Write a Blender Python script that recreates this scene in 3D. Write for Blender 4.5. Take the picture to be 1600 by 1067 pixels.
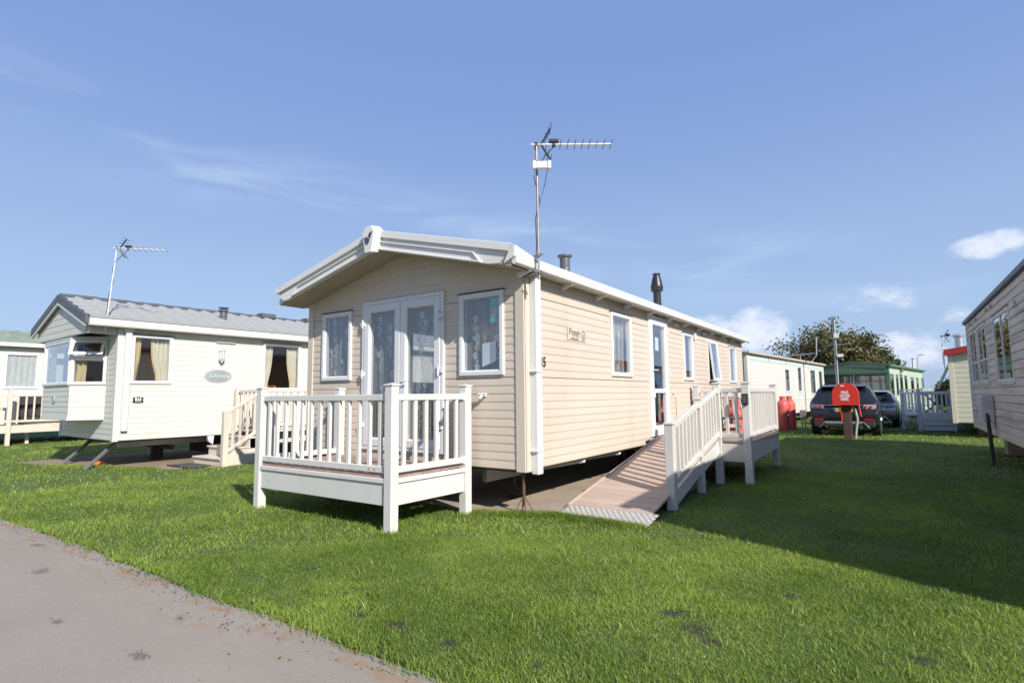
import bpy, bmesh, math, random
import numpy as np
from mathutils import Vector, Matrix
random.seed(7)
R = math.radians
SC = bpy.context.scene
COL = SC.collection
for o_ in list(bpy.data.objects): bpy.data.objects.remove(o_)

# ---------------------------------------------------------------- camera
cd = bpy.data.cameras.new('Camera'); CAM = bpy.data.objects.new('Camera', cd); COL.objects.link(CAM)
YAW, PIT, ROL = R(34.4115), R(5.5647), R(-0.5775)
F_ = Vector((-math.sin(YAW)*math.cos(PIT), math.cos(YAW)*math.cos(PIT), math.sin(PIT)))
R_ = Vector((math.cos(YAW), math.sin(YAW), 0)); U_ = R_.cross(F_)
R2 = R_*math.cos(ROL)+U_*math.sin(ROL); U2 = -R_*math.sin(ROL)+U_*math.cos(ROL)
CAM.matrix_world = Matrix(((R2.x, U2.x, -F_.x, 3.2175), (R2.y, U2.y, -F_.y, -4.908), (R2.z, U2.z, -F_.z, 1.28), (0, 0, 0, 1)))
cd.sensor_width = 36; cd.lens = 36*867.0/1600; cd.clip_start = .05; cd.clip_end = 3000
SC.camera = CAM
SC.view_settings.view_transform = 'Standard'; SC.view_settings.look = 'None'
SC.view_settings.gamma = 1; SC.view_settings.use_curve_mapping = False
SC.view_settings.exposure = 0.58

# ---------------------------------------------------------------- sun and sky
EL = R(33); sh = Vector((.922, -.388, 0)).normalized()
SUN = Vector((sh.x*math.cos(EL), sh.y*math.cos(EL), math.sin(EL)))
ld = bpy.data.lights.new('Sun', 'SUN'); ld.energy = 4.5; ld.angle = R(.53); ld.color = (1, .95, .87)
lo = bpy.data.objects.new('Sun', ld); COL.objects.link(lo); lo.location = (20, -10, 30)
lo.rotation_euler = SUN.to_track_quat('Z', 'Y').to_euler()
W = bpy.data.worlds.new('World'); SC.world = W; W.use_nodes = True
wn = W.node_tree; wn.nodes.clear()

class NT:
    "small node-building helper"
    def __init__(s, tree): s.t = tree
    def n(s, typ, **kw):
        nd = s.t.nodes.new(typ)
        for k, v in kw.items(): setattr(nd, k, v)
        return nd
    def link(s, a, b): s.t.links.new(a, b)
    def put(s, sock, v):
        if v is None: return
        if hasattr(v, 'is_output') or isinstance(v, bpy.types.NodeSocket): s.link(v, sock)
        else: sock.default_value = v
    def m(s, op, a, b=None, c=None, clamp=False):
        nd = s.n('ShaderNodeMath', operation=op); nd.use_clamp = clamp
        for i, v in enumerate((a, b, c)): s.put(nd.inputs[i], v)
        return nd.outputs[0]
    def mix(s, f, a, b, typ='MIX'):
        nd = s.n('ShaderNodeMix', data_type='RGBA', blend_type=typ)
        s.put(nd.inputs[0], f); s.put(nd.inputs[6], a); s.put(nd.inputs[7], b)
        return nd.outputs[2]
    def noise(s, vec, scale, detail=4, rough=.55, dist=0):
        nd = s.n('ShaderNodeTexNoise'); s.put(nd.inputs['Vector'], vec)
        nd.inputs['Scale'].default_value = scale; nd.inputs['Detail'].default_value = detail
        nd.inputs['Roughness'].default_value = rough; nd.inputs['Distortion'].default_value = dist
        return nd.outputs[0]
    def rng(s, v, a, b, c=0., d=1., smooth=False):
        nd = s.n('ShaderNodeMapRange'); nd.interpolation_type = 'SMOOTHSTEP' if smooth else 'LINEAR'
        s.put(nd.inputs[0], v)
        for i, q in zip((1, 2, 3, 4), (a, b, c, d)): nd.inputs[i].default_value = q
        return nd.outputs[0]
    def mapping(s, vec, scale=(1, 1, 1), loc=(0, 0, 0), rot=(0, 0, 0)):
        nd = s.n('ShaderNodeMapping'); s.put(nd.inputs[0], vec)
        nd.inputs[1].default_value = loc; nd.inputs[2].default_value = rot; nd.inputs[3].default_value = scale
        return nd.outputs[0]

q = NT(wn)
sky = q.n('ShaderNodeTexSky', sky_type='NISHITA'); sky.sun_disc = False
sky.sun_elevation = EL; sky.sun_rotation = math.atan2(sh.x, sh.y)
sky.air_density = 1.0; sky.dust_density = 1.0; sky.ozone_density = 2.6; sky.altitude = 20
tc = q.n('ShaderNodeTexCoord'); sep = q.n('ShaderNodeSeparateXYZ'); q.link(tc.outputs['Generated'], sep.inputs[0])
az = q.m('ARCTAN2', sep.outputs[0], sep.outputs[1]); el = q.m('ARCSINE', sep.outputs[2])
comb = q.n('ShaderNodeCombineXYZ'); q.link(az, comb.inputs[0]); q.link(el, comb.inputs[1])
lift = q.mix(q.rng(el, R(2), R(34), 0, 1, True), (6.0, 8.2, 12.0, 1), (3.35, 5.2, 10.6, 1))   # moist coastal air: paler towards the horizon
skyc = q.mix(.72, sky.outputs[0], lift)
# thin cirrus streaks: a long slanting veil, stretched noise
v = q.mapping(comb.outputs[0], scale=(2.2, 13, 1), rot=(0, 0, R(-9)), loc=(1.3, .4, 0))
ci = q.rng(q.noise(v, 1.3, 5, .55, .6), .42, .78, 0, 1, True)
slant = q.m('ADD', el, q.m('MULTIPLY', q.m('ADD', az, R(52)), .16))
band = q.m('MULTIPLY', q.rng(slant, R(13), R(18.5), 0, 1, True), q.rng(slant, R(19), R(24), 1, 0, True))
ci = q.m('MULTIPLY', ci, q.m('MULTIPLY', band, .34))
skyc = q.mix(ci, skyc, (9.0, 10.8, 13.2, 1))
# fair weather cumulus low above the horizon
puff = q.noise(q.mapping(comb.outputs[0], scale=(1, 1.5, 1)), 15, 8, .6)
tot = None
CL = [(7.0, 11.4, 2.8, 1.2, .8), (-10.4, 6.0, 3.4, 2.3, .9), (-.6, 8.0, 4.2, 1.4, .5), (1.2, 3.4, 3.6, 2.1, .75), (-14.3, 5.4, 2.6, 2.4, .9),
      (4.5, 6.2, 4.0, 1.0, .35), (28, 7, 7, 2.4, .9), (60, 5, 9, 2.6, .9), (-100, 6, 8, 2.4, .9), (120, 6, 9, 2.6, .9), (-150, 7, 9, 2.6, .9)]
for a0, e0, ra, re, amp in CL:
    dx = q.m('DIVIDE', q.m('SUBTRACT', az, R(a0)), R(ra)); dy = q.m('DIVIDE', q.m('SUBTRACT', el, R(e0)), R(re))
    d2 = q.m('ADD', q.m('MULTIPLY', dx, dx), q.m('MULTIPLY', dy, dy))
    b = q.m('MULTIPLY', q.rng(d2, 0, 1.5, 1, 0), amp)
    tot = b if tot is None else q.m('MAXIMUM', tot, b)
cm = q.m('MULTIPLY', q.rng(q.m('ADD', q.m('MULTIPLY', tot, .62), q.m('SUBTRACT', puff, .5)), .15, .46, 0, 1, True), q.rng(tot, 0, .3, 0, 1, True))
cs = q.noise(q.mapping(comb.outputs[0], scale=(1, 1.3, 1), loc=(0, .03, 0)), 22, 4, .6)
ccol = q.mix(q.rng(cs, .35, .6, 0, 1, True), (8.9, 9.9, 12.4, 1), (12.6, 12.9, 13.9, 1))
skyc = q.mix(q.m('MULTIPLY', cm, .66), skyc, ccol)
bg = q.n('ShaderNodeBackground'); q.link(skyc, bg.inputs[0]); bg.inputs[1].default_value = 0.055
wo = q.n('ShaderNodeOutputWorld'); q.link(bg.outputs[0], wo.inputs[0])

# ---------------------------------------------------------------- materials
MATS = {}
def M(name, col, rough=.5, metal=0., var=.06, vs=5., bump=0., bs=80., rnd=.03, dirt=None, coat=0., spec=.5, sub=None):
    "procedural surface: base colour with cloudy variation, per-piece tint, optional dirt of its own shape and fine relief"
    if name in MATS: return MATS[name]
    mt = bpy.data.materials.new(name); mt.use_nodes = True; t = mt.node_tree; t.nodes.clear(); k = NT(t)
    p = k.n('ShaderNodeBsdfPrincipled'); out = k.n('ShaderNodeOutputMaterial'); k.link(p.outputs[0], out.inputs[0])
    pos = k.n('ShaderNodeNewGeometry').outputs['Position']
    nz = k.noise(pos, vs, 5, .6)
    f = k.rng(nz, .25, .75, 1-var, 1+var)
    oi = k.n('ShaderNodeObjectInfo').outputs['Random']
    f = k.m('MULTIPLY', f, k.rng(oi, 0, 1, 1-rnd, 1+rnd))
    vm = k.n('ShaderNodeVectorMath', operation='SCALE'); vm.inputs[0].default_value = col[:3]; k.link(f, vm.inputs['Scale'])
    c = vm.outputs[0]
    if dirt:   # (colour, amount, scale, stretch)
        dc, am, ds, st = dirt
        dn = k.noise(k.mapping(pos, scale=st if isinstance(st, tuple) else (1, 1, st)), ds, 6, .65)
        mk = k.rng(dn, .48, .78, 0, am, True)
        c = k.mix(mk, c, (*dc, 1))
    k.put(p.inputs['Base Color'], c)
    rn = k.rng(k.noise(pos, vs*3, 3), .3, .7, max(rough-.07, .02), min(rough+.07, 1))
    k.link(rn, p.inputs['Roughness'])
    p.inputs['Metallic'].default_value = metal; p.inputs['Coat Weight'].default_value = coat
    p.inputs['Coat Roughness'].default_value = .04
    p.inputs['Specular IOR Level'].default_value = spec
    if bump:
        b = k.n('ShaderNodeBump'); b.inputs['Strength'].default_value = bump; b.inputs['Distance'].default_value = .01
        k.link(k.noise(pos, bs, 4), b.inputs['Height']); k.link(b.outputs[0], p.inputs['Normal'])
    MATS[name] = mt; return mt

def glass(name, tint=(.945, .955, .955), refl=1.0):
    if name in MATS: return MATS[name]
    mt = bpy.data.materials.new(name); mt.use_nodes = True; t = mt.node_tree; t.nodes.clear(); k = NT(t)
    tr = k.n('ShaderNodeBsdfTransparent'); tr.inputs[0].default_value = (*tint, 1)
    gl = k.n('ShaderNodeBsdfGlossy'); gl.inputs['Roughness'].default_value = .015; gl.inputs[0].default_value = (1, 1, 1, 1)
    lw = k.n('ShaderNodeLayerWeight'); fr5 = k.m('MULTIPLY_ADD', k.m('POWER', lw.outputs['Facing'], 4.5), .9, .055)
    b = k.n('ShaderNodeBump'); b.inputs['Strength'].default_value = .012; b.inputs['Distance'].default_value = .02
    k.link(k.noise(k.n('ShaderNodeNewGeometry').outputs['Position'], 2.2, 2), b.inputs['Height'])
    k.link(b.outputs[0], gl.inputs['Normal'])
    mx = k.n('ShaderNodeMixShader'); k.link(k.m('MULTIPLY', fr5, 1.5*refl, clamp=True), mx.inputs[0])
    k.link(tr.outputs[0], mx.inputs[1]); k.link(gl.outputs[0], mx.inputs[2])
    out = k.n('ShaderNodeOutputMaterial'); k.link(mx.outputs[0], out.inputs[0])
    MATS[name] = mt; return mt

def fabric(name, col, opac=.62):
    if name in MATS: return MATS[name]
    mt = bpy.data.materials.new(name); mt.use_nodes = True; t = mt.node_tree; t.nodes.clear(); k = NT(t)
    pos = k.n('ShaderNodeNewGeometry').outputs['Position']
    df = k.n('ShaderNodeBsdfDiffuse'); tl = k.n('ShaderNodeBsdfTranslucent'); tr = k.n('ShaderNodeBsdfTransparent')
    nz = k.rng(k.noise(k.mapping(pos, scale=(1, 1, .1)), 40, 3), .3, .7, .85, 1.1)
    vm = k.n('ShaderNodeVectorMath', operation='SCALE'); vm.inputs[0].default_value = col; k.link(nz, vm.inputs['Scale'])
    k.link(vm.outputs[0], df.inputs[0]); k.link(vm.outputs[0], tl.inputs[0])
    m1 = k.n('ShaderNodeMixShader'); m1.inputs[0].default_value = .4; k.link(df.outputs[0], m1.inputs[1]); k.link(tl.outputs[0], m1.inputs[2])
    m2 = k.n('ShaderNodeMixShader'); m2.inputs[0].default_value = opac; k.link(tr.outputs[0], m2.inputs[1]); k.link(m1.outputs[0], m2.inputs[2])
    out = k.n('ShaderNodeOutputMaterial'); k.link(m2.outputs[0], out.inputs[0])
    MATS[name] = mt; return mt

GRIME = (.20, .19, .14)
cream = M('cream_vinyl', (.555, .475, .39), .5, var=.035, vs=1.2, bump=.05, bs=260, rnd=.02, dirt=((.45, .38, .30), .45, 1.7, .25))
creamtrim = M('cream_trim', (.55, .48, .40), .45, var=.03, rnd=.01, dirt=((.45, .39, .32), .25, 2.5, .2))
pvc = M('white_upvc', (.63, .63, .63), .28, var=.02, vs=2, rnd=.015, dirt=((.62, .61, .58), .25, 3, .4))
roofw = M('white_gutter', (.63, .615, .59), .38, var=.03, vs=2, rnd=.015, dirt=((.52, .50, .46), .32, 3.2, .5))
soff = M('tan_soffit', (.42, .34, .26), .6, var=.05, vs=2, dirt=((.32, .26, .2), .3, 2, 1))
deckw = M('deck_upvc', (.60, .58, .545), .42, var=.04, vs=3, bump=.04, bs=120, rnd=.035, dirt=((.47, .46, .40), .38, 4, .45))
deckg = M('ramp_upvc', (.57, .555, .52), .45, var=.04, vs=3, bump=.04, bs=120, rnd=.035, dirt=((.40, .40, .34), .42, 4, .45))
deckb = M('brown_deck_board', (.30, .205, .17), .68, var=.14, vs=14, bump=.35, bs=170, rnd=.12, dirt=((.40, .33, .29), .45, 7, 1))
rampb = M('tan_board', (.44, .335, .268), .66, var=.09, vs=10, bump=.3, bs=170, rnd=.06, dirt=((.34, .27, .24), .45, 5, 1))
alu = M('chequer_aluminium', (.36, .34, .31), .55, .3, var=.1, vs=20, bump=.1, dirt=((.30, .27, .22), .5, 9, 1))
steel = M('galvanised_steel', (.42, .43, .44), .45, .8, var=.12, vs=30, dirt=((.25, .22, .18), .5, 12, .5))
rust = M('rusty_steel', (.11, .062, .042), .8, .2, var=.25, vs=30, bump=.3, dirt=((.35, .33, .31), .5, 6, .2))
mastm = M('weathered_mast', (.34, .31, .28), .5, .6, var=.15, vs=20, dirt=((.26, .10, .05), .75, 5, .35))
black = M('black_plastic', (.022, .022, .024), .45, var=.15, dirt=((.08, .075, .07), .3, 20, 1))
flue = M('grey_flue', (.085, .09, .10), .5, var=.15, vs=15, dirt=((.17, .17, .17), .4, 9, .4))
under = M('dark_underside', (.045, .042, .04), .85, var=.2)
inner = M('interior_panel', (.33, .25, .18), .7, var=.08)
innerw = M('interior_wood', (.46, .31, .22), .55, var=.12, vs=8)
conc = M('concrete_pad', (.36, .29, .22), .88, var=.15, vs=2.4, bump=.5, bs=90, dirt=((.20, .165, .13), .7, 1.6, 1))
lcream = M('pale_green_vinyl', (.56, .56, .495), .5, var=.035, vs=1.3, bump=.05, bs=260, rnd=.012, dirt=((.40, .41, .345), .4, 1.6, .3))
ltrim = M('pale_trim', (.55, .555, .51), .45, var=.03, rnd=.01, dirt=((.5, .5, .42), .25, 3, .3))
tile = M('grey_roof_tile', (.33, .335, .325), .5, .0, var=.03, vs=2, bump=.05, bs=200, rnd=.01, dirt=((.27, .275, .265), .25, 2, 1))
gtile = M('green_roof_tile', (.24, .29, .225), .55, .1, var=.15, vs=5, bump=.2, bs=200, rnd=.07, dirt=((.10, .12, .10), .4, 3, 1))
dgrey = M('dark_grey_fascia', (.075, .083, .098), .5, var=.1, dirt=((.14, .14, .14), .3, 5, 1))
weath = M('weathered_white', (.53, .475, .40), .6, var=.08, vs=2.2, bump=.08, bs=120, rnd=.09, dirt=((.17, .125, .08), .95, 2.4, (1, .16, 2.6)))
weathf = M('weathered_frame', (.55, .53, .50), .5, var=.08, dirt=((.30, .29, .25), .6, 6, .6))
ivory = M('ivory_aluminium', (.58, .56, .505), .5, var=.03, vs=1.5, rnd=.01, dirt=((.55, .5, .42), .3, 1.5, .4))
green = M('green_aluminium', (.40, .475, .36), .5, var=.04, vs=1.5, rnd=.01, dirt=((.3, .38, .28), .35, 1.5, .4))
dgreen = M('dark_green_trim', (.075, .15, .095), .5, var=.1, dirt=((.14, .2, .15), .4, 3, 1))
aqua = M('aqua_stripe', (.36, .60, .52), .5)
dframe = M('dark_window_frame', (.07, .07, .068), .45)
redm = M('red_paint', (.60, .035, .02), .42, var=.08, dirt=((.42, .06, .04), .4, 6, 1))
redcyl = M('red_gas_paint', (.60, .10, .085), .5, var=.1, vs=6, dirt=((.45, .12, .10), .5, 8, .5))
redroof = M('red_roof_trim', (.36, .025, .025), .45, var=.1)
cream2 = M('cream_cladding', (.60, .58, .44), .5, var=.04, dirt=((.5, .49, .38), .35, 2, .3))
white_old = M('lilac_white_paint', (.64, .64, .70), .6, var=.06, vs=6, bump=.1, rnd=.05, dirt=((.40, .40, .42), .45, 5, .5))
lace = fabric('lace_net', (.80, .80, .80), .40)
laceflower = fabric('lace_embroidery', (.95, .95, .93), .95)
ycurt = fabric('gold_curtain', (.80, .66, .42), 1.0)
gcurt = fabric('cream_green_curtain', (.84, .81, .67), 1.0)
blind = fabric('white_blind', (.86, .89, .90), 1.0)
G1 = glass('window_glass'); G2 = glass('clear_glass', (.955, .96, .96), .6)

# ---------------------------------------------------------------- geometry helpers
def link(o, parent=None):
    COL.objects.link(o)
    if parent is not None: o.parent = parent
    return o
def tag(o, label=None, cat=None, group=None, kind=None):
    for k_, v_ in (('label', label), ('category', cat), ('group', group), ('kind', kind)):
        if v_: o[k_] = v_
    return o
def thing(name, label, cat, loc=(0, 0, 0), rz=0, group=None):
    o = bpy.data.objects.new(name, None); o.empty_display_size = .2; link(o)
    o.location = loc; o.rotation_euler = (0, 0, rz)
    return tag(o, label, cat, group)
def mesh_obj(name, me, parent=None, loc=None, rot=None):
    o = bpy.data.objects.new(name, me); link(o, parent)
    if loc is not None: o.location = loc
    if rot is not None: o.rotation_euler = rot
    return o
class MB:
    "collects faces; build() links them as one mesh object"
    def __init__(s): s.v = []; s.f = []
    def add(s, vs, fs):
        b = len(s.v); s.v += [tuple(p) for p in vs]; s.f += [tuple(b+i for i in f) for f in fs]; return s
    def box(s, lo_, hi):
        x0, y0, z0 = lo_; x1, y1, z1 = hi
        return s.add([(x0, y0, z0), (x1, y0, z0), (x1, y1, z0), (x0, y1, z0), (x0, y0, z1), (x1, y0, z1), (x1, y1, z1), (x0, y1, z1)],
                     [(0, 3, 2, 1), (4, 5, 6, 7), (0, 1, 5, 4), (1, 2, 6, 5), (2, 3, 7, 6), (3, 0, 4, 7)])
    def tube(s, pts, r, n=8, cap=True):
        pts = [Vector(p) for p in pts]; rs = r if isinstance(r, (list, tuple)) else [r]*len(pts); rings = []
        for i, p in enumerate(pts):
            d = (pts[min(i+1, len(pts)-1)]-pts[max(i-1, 0)]).normalized()
            a = d.cross(Vector((0, 0, 1)) if abs(d.z) < .95 else Vector((1, 0, 0))).normalized(); b = d.cross(a)
            rings.append([p+(a*math.cos(2*math.pi*j/n)+b*math.sin(2*math.pi*j/n))*rs[i] for j in range(n)])
        vs = [v_ for rg in rings for v_ in rg]; fs = []
        for i in range(len(pts)-1):
            for j in range(n): fs.append((i*n+j, i*n+(j+1) % n, (i+1)*n+(j+1) % n, (i+1)*n+j))
        if cap: fs += [tuple(range(n-1, -1, -1)), tuple(range((len(pts)-1)*n, len(pts)*n))]
        return s.add(vs, fs)
    def lathe(s, c, prof, n=20):
        vs = [(c[0]+r*math.cos(2*math.pi*j/n), c[1]+r*math.sin(2*math.pi*j/n), c[2]+z) for r, z in prof for j in range(n)]
        fs = [(i*n+j, i*n+(j+1) % n, (i+1)*n+(j+1) % n, (i+1)*n+j) for i in range(len(prof)-1) for j in range(n)]
        return s.add(vs, fs+[tuple(range(n-1, -1, -1)), tuple(range((len(prof)-1)*n, len(prof)*n))])
    def prism(s, poly, fn0, fn1):
        "poly: 2-D points; fn0/fn1 map a 2-D point to the two end faces"
        n = len(poly); vs = [fn0(*p) for p in poly]+[fn1(*p) for p in poly]
        return s.add(vs, [tuple(range(n-1, -1, -1)), tuple(range(n, 2*n))]+[(i, (i+1) % n, n+(i+1) % n, n+i) for i in range(n)])
    def mesh(s, name, m, smooth=None, bevel=0, recalc=True):
        me = bpy.data.meshes.new(name); me.from_pydata(s.v, [], s.f)
        bm = bmesh.new(); bm.from_mesh(me)
        if recalc: bmesh.ops.recalc_face_normals(bm, faces=bm.faces)
        if bevel: bmesh.ops.bevel(bm, geom=bm.edges, offset=bevel, segments=1, affect='EDGES', profile=.5)
        bm.to_mesh(me); bm.free()
        for mm in (m if isinstance(m, (list, tuple)) else [m]): me.materials.append(mm)
        if smooth:
            me.polygons.foreach_set('use_smooth', [True]*len(me.polygons)); me.set_sharp_from_angle(angle=R(smooth))
        return me
    def build(s, name, m, parent=None, smooth=None, bevel=0, recalc=True, loc=None, rot=None):
        return mesh_obj(name, s.mesh(name, m, smooth, bevel, recalc), parent, loc, rot)
_bc = {}
def pbox(name, parent, m, lo_, hi, bev=.004):
    "a bevelled box part; alike boxes share mesh data"
    d = [round(abs(hi[i]-lo_[i]), 4) for i in range(3)]; k_ = (*d, m.name, bev)
    if k_ not in _bc:
        h = [x/2 for x in d]
        _bc[k_] = MB().box([-x for x in h], h).mesh(name, m, bevel=min(bev, min(d)*.3))
    return mesh_obj(name, _bc[k_], parent, [(hi[i]+lo_[i])/2 for i in range(3)])
def pbar(name, parent, m, p0, p1, w, h, bev=.004):
    "bar from p0 to p1 (centre line), w across, h upright"
    p0, p1 = Vector(p0), Vector(p1); d = p1-p0; L_ = d.length; k_ = ('b', round(L_, 4), w, h, m.name)
    if k_ not in _bc: _bc[k_] = MB().box((-w/2, 0, -h/2), (w/2, L_, h/2)).mesh(name, m, bevel=bev)
    o = mesh_obj(name, _bc[k_], parent, p0); y = d.normalized(); x = y.cross(Vector((0, 0, 1)))
    x = x.normalized() if x.length > 1e-4 else Vector((1, 0, 0)); z = x.cross(y)
    o.rotation_euler = Matrix((x, y, z)).transposed().to_euler(); return o
def ptube(name, parent, m, pts, r, n=8): return MB().tube(pts, r, n).build(name, m, parent, smooth=50)
def text_mesh(txt, size, m, ext=.002, shear=0., off=0., space=1., align='CENTER', sx=1.):
    cu = bpy.data.curves.new('t', 'FONT'); cu.body = txt; cu.size = size; cu.extrude = ext; cu.shear = shear; cu.offset = off
    cu.space_character = space; cu.align_x = align; cu.align_y = 'CENTER'; cu.space_line = .85; cu.resolution_u = 3
    to = bpy.data.objects.new('t', cu); COL.objects.link(to); bpy.context.view_layer.update()
    me = bpy.data.meshes.new_from_object(to.evaluated_get(bpy.context.evaluated_depsgraph_get()))
    bpy.data.objects.remove(to); bpy.data.curves.remove(cu)
    me.materials.clear(); me.materials.append(m)
    for vv in me.vertices: vv.co.x *= sx
    return me
def text(name, txt, size, m, parent, o, u, n, **kw):
    "lettering at point o, reading along u, facing n"
    u, n = Vector(u).normalized(), Vector(n).normalized(); z = n.cross(u)
    t = mesh_obj(name, text_mesh(txt, size, m, **kw), parent, o)
    t.rotation_euler = Matrix((u, z, n)).transposed().to_euler(); return t

class Fr:
    "wall frame: u along the wall, z up, n outwards"
    def __init__(s, o, u, n): s.o, s.u, s.n = Vector(o), Vector(u), Vector(n)
    def __call__(s, u, z, n=0.): p = s.o+s.u*u+s.n*n; return (p.x, p.y, z)
def cells(u0, u1, z0, z1, opens):
    "yield runs of (ua, ub, [z-intervals]) of a strip with the openings taken out"
    us = sorted({u0, u1, *[max(u0, min(u1, x)) for o in opens if o[3] > z0+1e-4 and o[2] < z1-1e-4 for x in o[:2]]})
    for a, b in zip(us, us[1:]):
        if b-a < 1e-4: continue
        iv = [(z0, z1)]; mid = (a+b)/2
        for o in opens:
            if o[0] < mid < o[1]:
                nv = []
                for p, t in iv:
                    if o[2] > p: nv.append((p, min(t, o[2])))
                    if o[3] < t: nv.append((max(p, o[3]), t))
                iv = [x for x in nv if x[1]-x[0] > 1e-3]
        yield a, b, iv
def siding(parent, fr, m, u0, u1, z0, z1, pitch, opens, gable=None, out=.0085, deep=(), stuff=False, name='siding_board'):
    "lapped boards; gable=(zeave, slope, half-width centre, half-width)"
    prof = [(0., .004), (.05, out*.75), (.16, out), (.55, out*.80), (.90, out*.5), (1., .003)]
    def pn(t):
        for (a, p), (b, s_) in zip(prof, prof[1:]):
            if t <= b: return p+(s_-p)*(t-a)/(b-a)
        return prof[-1][1]
    rows = int(math.ceil((z1-z0)/pitch-1e-6)); allm = MB()
    for i in range(rows):
        a0, a1 = z0+i*pitch, min(z0+(i+1)*pitch, z1); rs = a0+(.008 if i in deep else 0); run = MB()
        def flush():
            nonlocal run
            if run.v:
                if stuff: allm.add(run.v, run.f)
                else: run.build(name, m, parent, recalc=False)
            run = MB()
        for a, b, iv in cells(u0, u1, rs, a1, opens):
            if not iv: flush(); continue
            for p, t in iv:
                zs = sorted({p, t, *[a0+q_*pitch for q_, _ in prof if p < a0+q_*pitch < t]}); vs = []
                for z in zs:
                    ua, ub = a, b
                    if gable and z > gable[0]:
                        h = max(gable[3]-(z-gable[0])/gable[1], .001); ua, ub = max(a, gable[2]-h), min(b, gable[2]+h)
                        if ua > ub: ua = ub = (ua+ub)/2
                    nn = pn((z-a0)/pitch); vs += [fr(ua, z, nn), fr(ub, z, nn)]
                run.add(vs, [(2*j, 2*j+1, 2*j+3, 2*j+2) for j in range(len(zs)-1)])
        flush()
    if stuff: tag(allm.build('siding', m, parent, recalc=False), kind='stuff')
def wall(parent, fr, m, u0, u1, z0, ztop, opens, th=.06, name='wall_panel', cols=()):
    "solid wall core with openings; ztop(u) gives its upper edge"
    us = sorted({u0, u1, *cols, *[x for o in opens for x in o[:2]]}); mb = MB()
    for a, b in zip(us, us[1:]):
        mid = (a+b)/2; lo_ = z0
        for o in sorted([o for o in opens if o[0] < mid < o[1]], key=lambda o: o[2])+[None]:
            ta, tb = (ztop(a+1e-6), ztop(b-1e-6)) if o is None else (o[2], o[2])
            if min(ta, tb)-lo_ > 1e-3:
                mb.add([fr(a, lo_, 0), fr(b, lo_, 0), fr(b, tb, 0), fr(a, ta, 0), fr(a, lo_, -th), fr(b, lo_, -th), fr(b, tb, -th), fr(a, ta, -th)],
                       [(0, 1, 2, 3), (7, 6, 5, 4), (0, 4, 5, 1), (1, 5, 6, 2), (2, 6, 7, 3), (3, 7, 4, 0)])
            if o is not None: lo_ = o[3]
    return mb.build(name, m, parent)
def ring(fr, ua, ub, za, zb, prof, mb=None):
    "mitred frame: profile of (inset, n)"
    mb = mb or MB(); vs = []
    for i, n in prof: vs += [fr(ua+i, za+i, n), fr(ub-i, za+i, n), fr(ub-i, zb-i, n), fr(ua+i, zb-i, n)]
    return mb.add(vs, [(k_*4+j, k_*4+(j+1) % 4, k_*4+4+(j+1) % 4, k_*4+4+j) for k_ in range(len(prof)-1) for j in range(4)])
def window(parent, fr, ua, ub, za, zb, m, fw=.055, g=G1, out=.034, name='window', bars_v=(), bars_h=(), cap=True):
    pr_ = [(0, .002), (0, out*.8), (.008, out), (fw*.75, out), (fw, out*.55), (fw, -.05)]
    w_ = ring(fr, ua, ub, za, zb, pr_).build(name, m, parent)
    seg = [ua+fw-.004, *bars_v, ub-fw+.004]; segz = [za+fw-.004, *bars_h, zb-fw+.004]
    for x in bars_v: MB().prism([(x-.022, za+fw), (x+.022, za+fw), (x+.022, zb-fw), (x-.022, zb-fw)], lambda a, b: fr(a, b, -.03), lambda a, b: fr(a, b, out*.8)).build('mullion', m, w_, bevel=.003)
    for z in bars_h: MB().prism([(ua+fw, z-.018), (ub-fw, z-.018), (ub-fw, z+.018), (ua+fw, z+.018)], lambda a, b: fr(a, b, -.03), lambda a, b: fr(a, b, out*.7)).build('transom', m, w_, bevel=.003)
    for a, b in zip(seg, seg[1:]):
        for c, d in zip(segz, segz[1:]):
            MB().prism([(a, c), (b, c), (b, d), (a, d)], lambda p, t: fr(p, t, .002), lambda p, t: fr(p, t, .006)).build('pane', g, w_)
    if cap:
        MB().prism([(ua-.012, zb), (ub+.012, zb), (ub+.012, zb+.012), (ua-.012, zb+.012)], lambda a, b: fr(a, b, .002), lambda a, b: fr(a, b, out+.006)).build('drip_strip', black if cap == 'dark' else m, w_)
    return w_
def curtain(parent, fr, ua, ub, za, zb, m, n=-.09, waves=7, amp=.022, shape=None, name='curtain', seed=0):
    rr = random.Random(seed); nu, nz = int(waves*8), 14; vs = []; ph = [rr.uniform(-.6, .6) for _ in range(nu+1)]
    for j in range(nz+1):
        z = za+(zb-za)*j/nz
        for i in range(nu+1):
            t = i/nu; a, b = (ua, ub) if not shape else shape(j/nz)
            vs.append(fr(a+(b-a)*t, z, n+amp*math.sin(t*waves*2*math.pi+ph[i]*.6+.4*math.sin(j*.5))))
    fs = [(j*(nu+1)+i, j*(nu+1)+i+1, (j+1)*(nu+1)+i+1, (j+1)*(nu+1)+i) for j in range(nz) for i in range(nu)]
    return MB().add(vs, fs).build(name, m, parent, smooth=80, recalc=False)
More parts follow.
